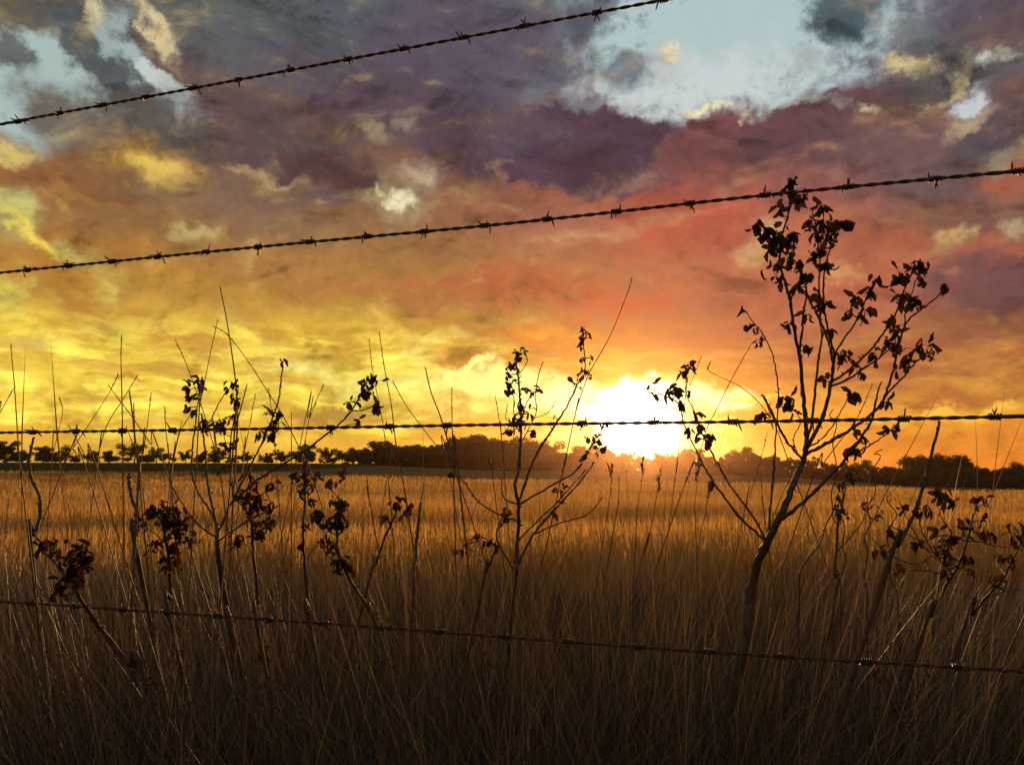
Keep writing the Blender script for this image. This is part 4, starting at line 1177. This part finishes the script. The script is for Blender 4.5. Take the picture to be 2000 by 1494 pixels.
def tree(px, top, pr, label, group, depth=0.0, wscale=1.0, name='tree', sink=0.0):
    z, D = zfar(px)
    D = D + depth
    p = at(px, 915, D)
    x = p.x
    zb = gz(x, D) if depth <= 0 else z
    ztop = at(px, top, D).z
    hh = max(1.5, ztop - zb)
    root = empty(name, (x, D, zb - sink))
    tag(root, label, 'tree', group)
    sc = hh / 7.0
    rz = rnd.uniform(0, 6.28)
    for nm, me in (('trunk', PM[pr][0]), ('crown', PM[pr][1])):
        o = bpy.data.objects.new(nm, me)
        COL.objects.link(o); o.parent = root
    root.scale = (sc * wscale, sc * wscale, sc)
    root.rotation_euler = (0, 0, rz)
GL = 'separate trees along the left skyline'
LT = [(8, 860, 4, 1.0, 'bushy dark tree at the left edge of the skyline'), (42, 878, 6, 1.1, 'low wide dark tree next to the one at the left edge'),
 (84, 872, 1, 1.1, 'dark tree behind the crooked bare stick'), (100, 880, 6, .9, 'low bush-like tree right of the crooked bare stick'),
 (126, 868, 3, 1.0, 'thin wispy tree right of the first dark group'), (108, 893, 4, 1.6, 'lowest scrubby tree under the wispy one'),
 (172, 880, 0, .9, 'small round tree standing before the gap right of the wispy tree'), (183, 884, 5, .8, 'small ragged tree touching the small round tree'),
 (211, 881, 1, .9, 'small compact tree alone, left of the big spreading tree'), (226, 893, 5, .8, 'tiny shrubby tree between the compact tree and the big spreading tree'),
 (262, 867, 2, .95, 'big spreading umbrella-shaped tree on the left skyline'), (305, 875, 2, .85, 'half-open spreading tree on the right shoulder of the big one'),
 (322, 888, 5, .9, 'low ragged tree trailing the spreading pair'), (362, 879, 0, .8, 'narrow tree just left of the forked weed'),
 (390, 888, 5, .8, 'low open tree behind the forked weed stems'), (421, 873, 0, .95, 'round-headed tree seen between the stems of the forked weed'),
 (474, 882, 0, .85, 'round tree right of the tallest stalk'), (508, 888, 3, 1.0, 'sparse small tree in the gap below the slender shoot'),
 (524, 885, 4, .8, 'dark small tree starting the row toward the wood'), (549, 879, 0, .95, 'domed tree behind the fork of the slanting arm'),
 (576, 884, 5, 1.0, 'ragged tree right of the domed tree'), (597, 868, 1, .9, 'pointed tree behind the slim upright weed'),
 (640, 876, 2, .8, 'airy spreading tree with light under its crown'), (668, 882, 5, 1.0, 'half-bare tree just before the wood begins'),
 (690, 876, 1, 1.0, 'dark round tree at the left end of the wood')]
for q in LT: tree(q[0], q[1] - 3, q[2], q[4], GL, wscale=q[3] * rnd.uniform(1.05, 1.4), depth=rnd.uniform(-6, 4))
for bx in range(20, 680, 33):
    tree(bx + rnd.uniform(-12, 12), rnd.uniform(888, 896), rnd.choice([1, 4, 6, 3, 5]), 'low scrubby tree among the taller ones on the left skyline', GL, wscale=rnd.uniform(1.3, 2.3), depth=rnd.uniform(-9, -2))
WX = [690, 740, 800, 860, 930, 1000, 1080, 1120, 1180, 1230, 1260, 1300, 1340, 1400, 1450, 1500, 1560, 1620, 1680, 1730, 1760, 1790, 1820, 1865, 1900, 1950, 2010, 2100]
WY = [876, 862, 856, 855, 850, 856, 862, 865, 874, 884, 888, 882, 878, 890, 880, 886, 893, 898, 901, 906, 912, 892, 886, 886, 906, 906, 903, 905]
x = 705
i = 0
while x < 2080:
    tp = interp(x, WX, WY) + 1 + rnd.choice((-6, -3, 0, 4, 9, 13)) + rnd.uniform(-2, 2)
    lab, gr = 'dark tree in the dense wood along the middle of the skyline', 'trees of the wood on the rise'
    if x > 1640: lab, gr = 'dark tree in the line running to the right edge of the frame', 'trees of the right hand line'
    pr = rnd.choice([0, 1, 4, 6, 2, 5]) if i % 3 else rnd.choice([4, 6])
    tree(x, tp, pr, lab, gr, depth=rnd.uniform(-4, 6), wscale=rnd.uniform(.75, 1.15))
    tree(x + rnd.uniform(-8, 8), min(interp(x, WX, WY) + rnd.uniform(12, 24), 925), rnd.choice([4, 6, 1]), lab, gr, depth=rnd.uniform(-9, -5), wscale=rnd.uniform(1.3, 1.9), sink=.3)
    x += rnd.uniform(13, 21)
    i += 1
for q in [(1450, 872, 5, 'open-topped tree standing out of the wood right of the sun'), (1795, 886, 2, 'left of the two tallest trees in the right hand line, open crowned'),
          (1858, 884, 2, 'right of the two tallest trees in the right hand line, wide crowned'), (930, 849, 5, 'tallest open-topped tree in the wood left of the centre weed')]:
    tree(q[0], q[1], q[2], q[3], 'tall trees standing out of the wood', depth=-3, wscale=1.0)

# ------------------------------------------------------------------ thin haze, added to spread the sun's orange glow over trees and field
hz = bpy.data.materials.new('glow_haze')
hz.use_nodes = True
ht = hz.node_tree
ht.nodes.clear()
ho = ht.nodes.new('ShaderNodeOutputMaterial')
hv = ht.nodes.new('ShaderNodeVolumePrincipled')
hv.inputs['Color'].default_value = (0.95, 0.55, 0.32, 1)
hv.inputs['Density'].default_value = 0.00010
hv.inputs['Anisotropy'].default_value = 0.93
ht.links.new(hv.outputs[0], ho.inputs['Volume'])
x0, x1, y0, y1, z0, z1 = -905, 905, -40, 905, -8, 16
hvv = [(x, y, z) for z in (z0, z1) for y in (y0, y1) for x in (x0, x1)]
haze = mesh_obj('haze', hvv, [(0, 2, 3, 1), (4, 5, 7, 6), (0, 1, 5, 4), (2, 6, 7, 3), (0, 4, 6, 2), (1, 3, 7, 5)], hz)
tag(haze, 'dusty evening air over the field', 'haze', kind='stuff')
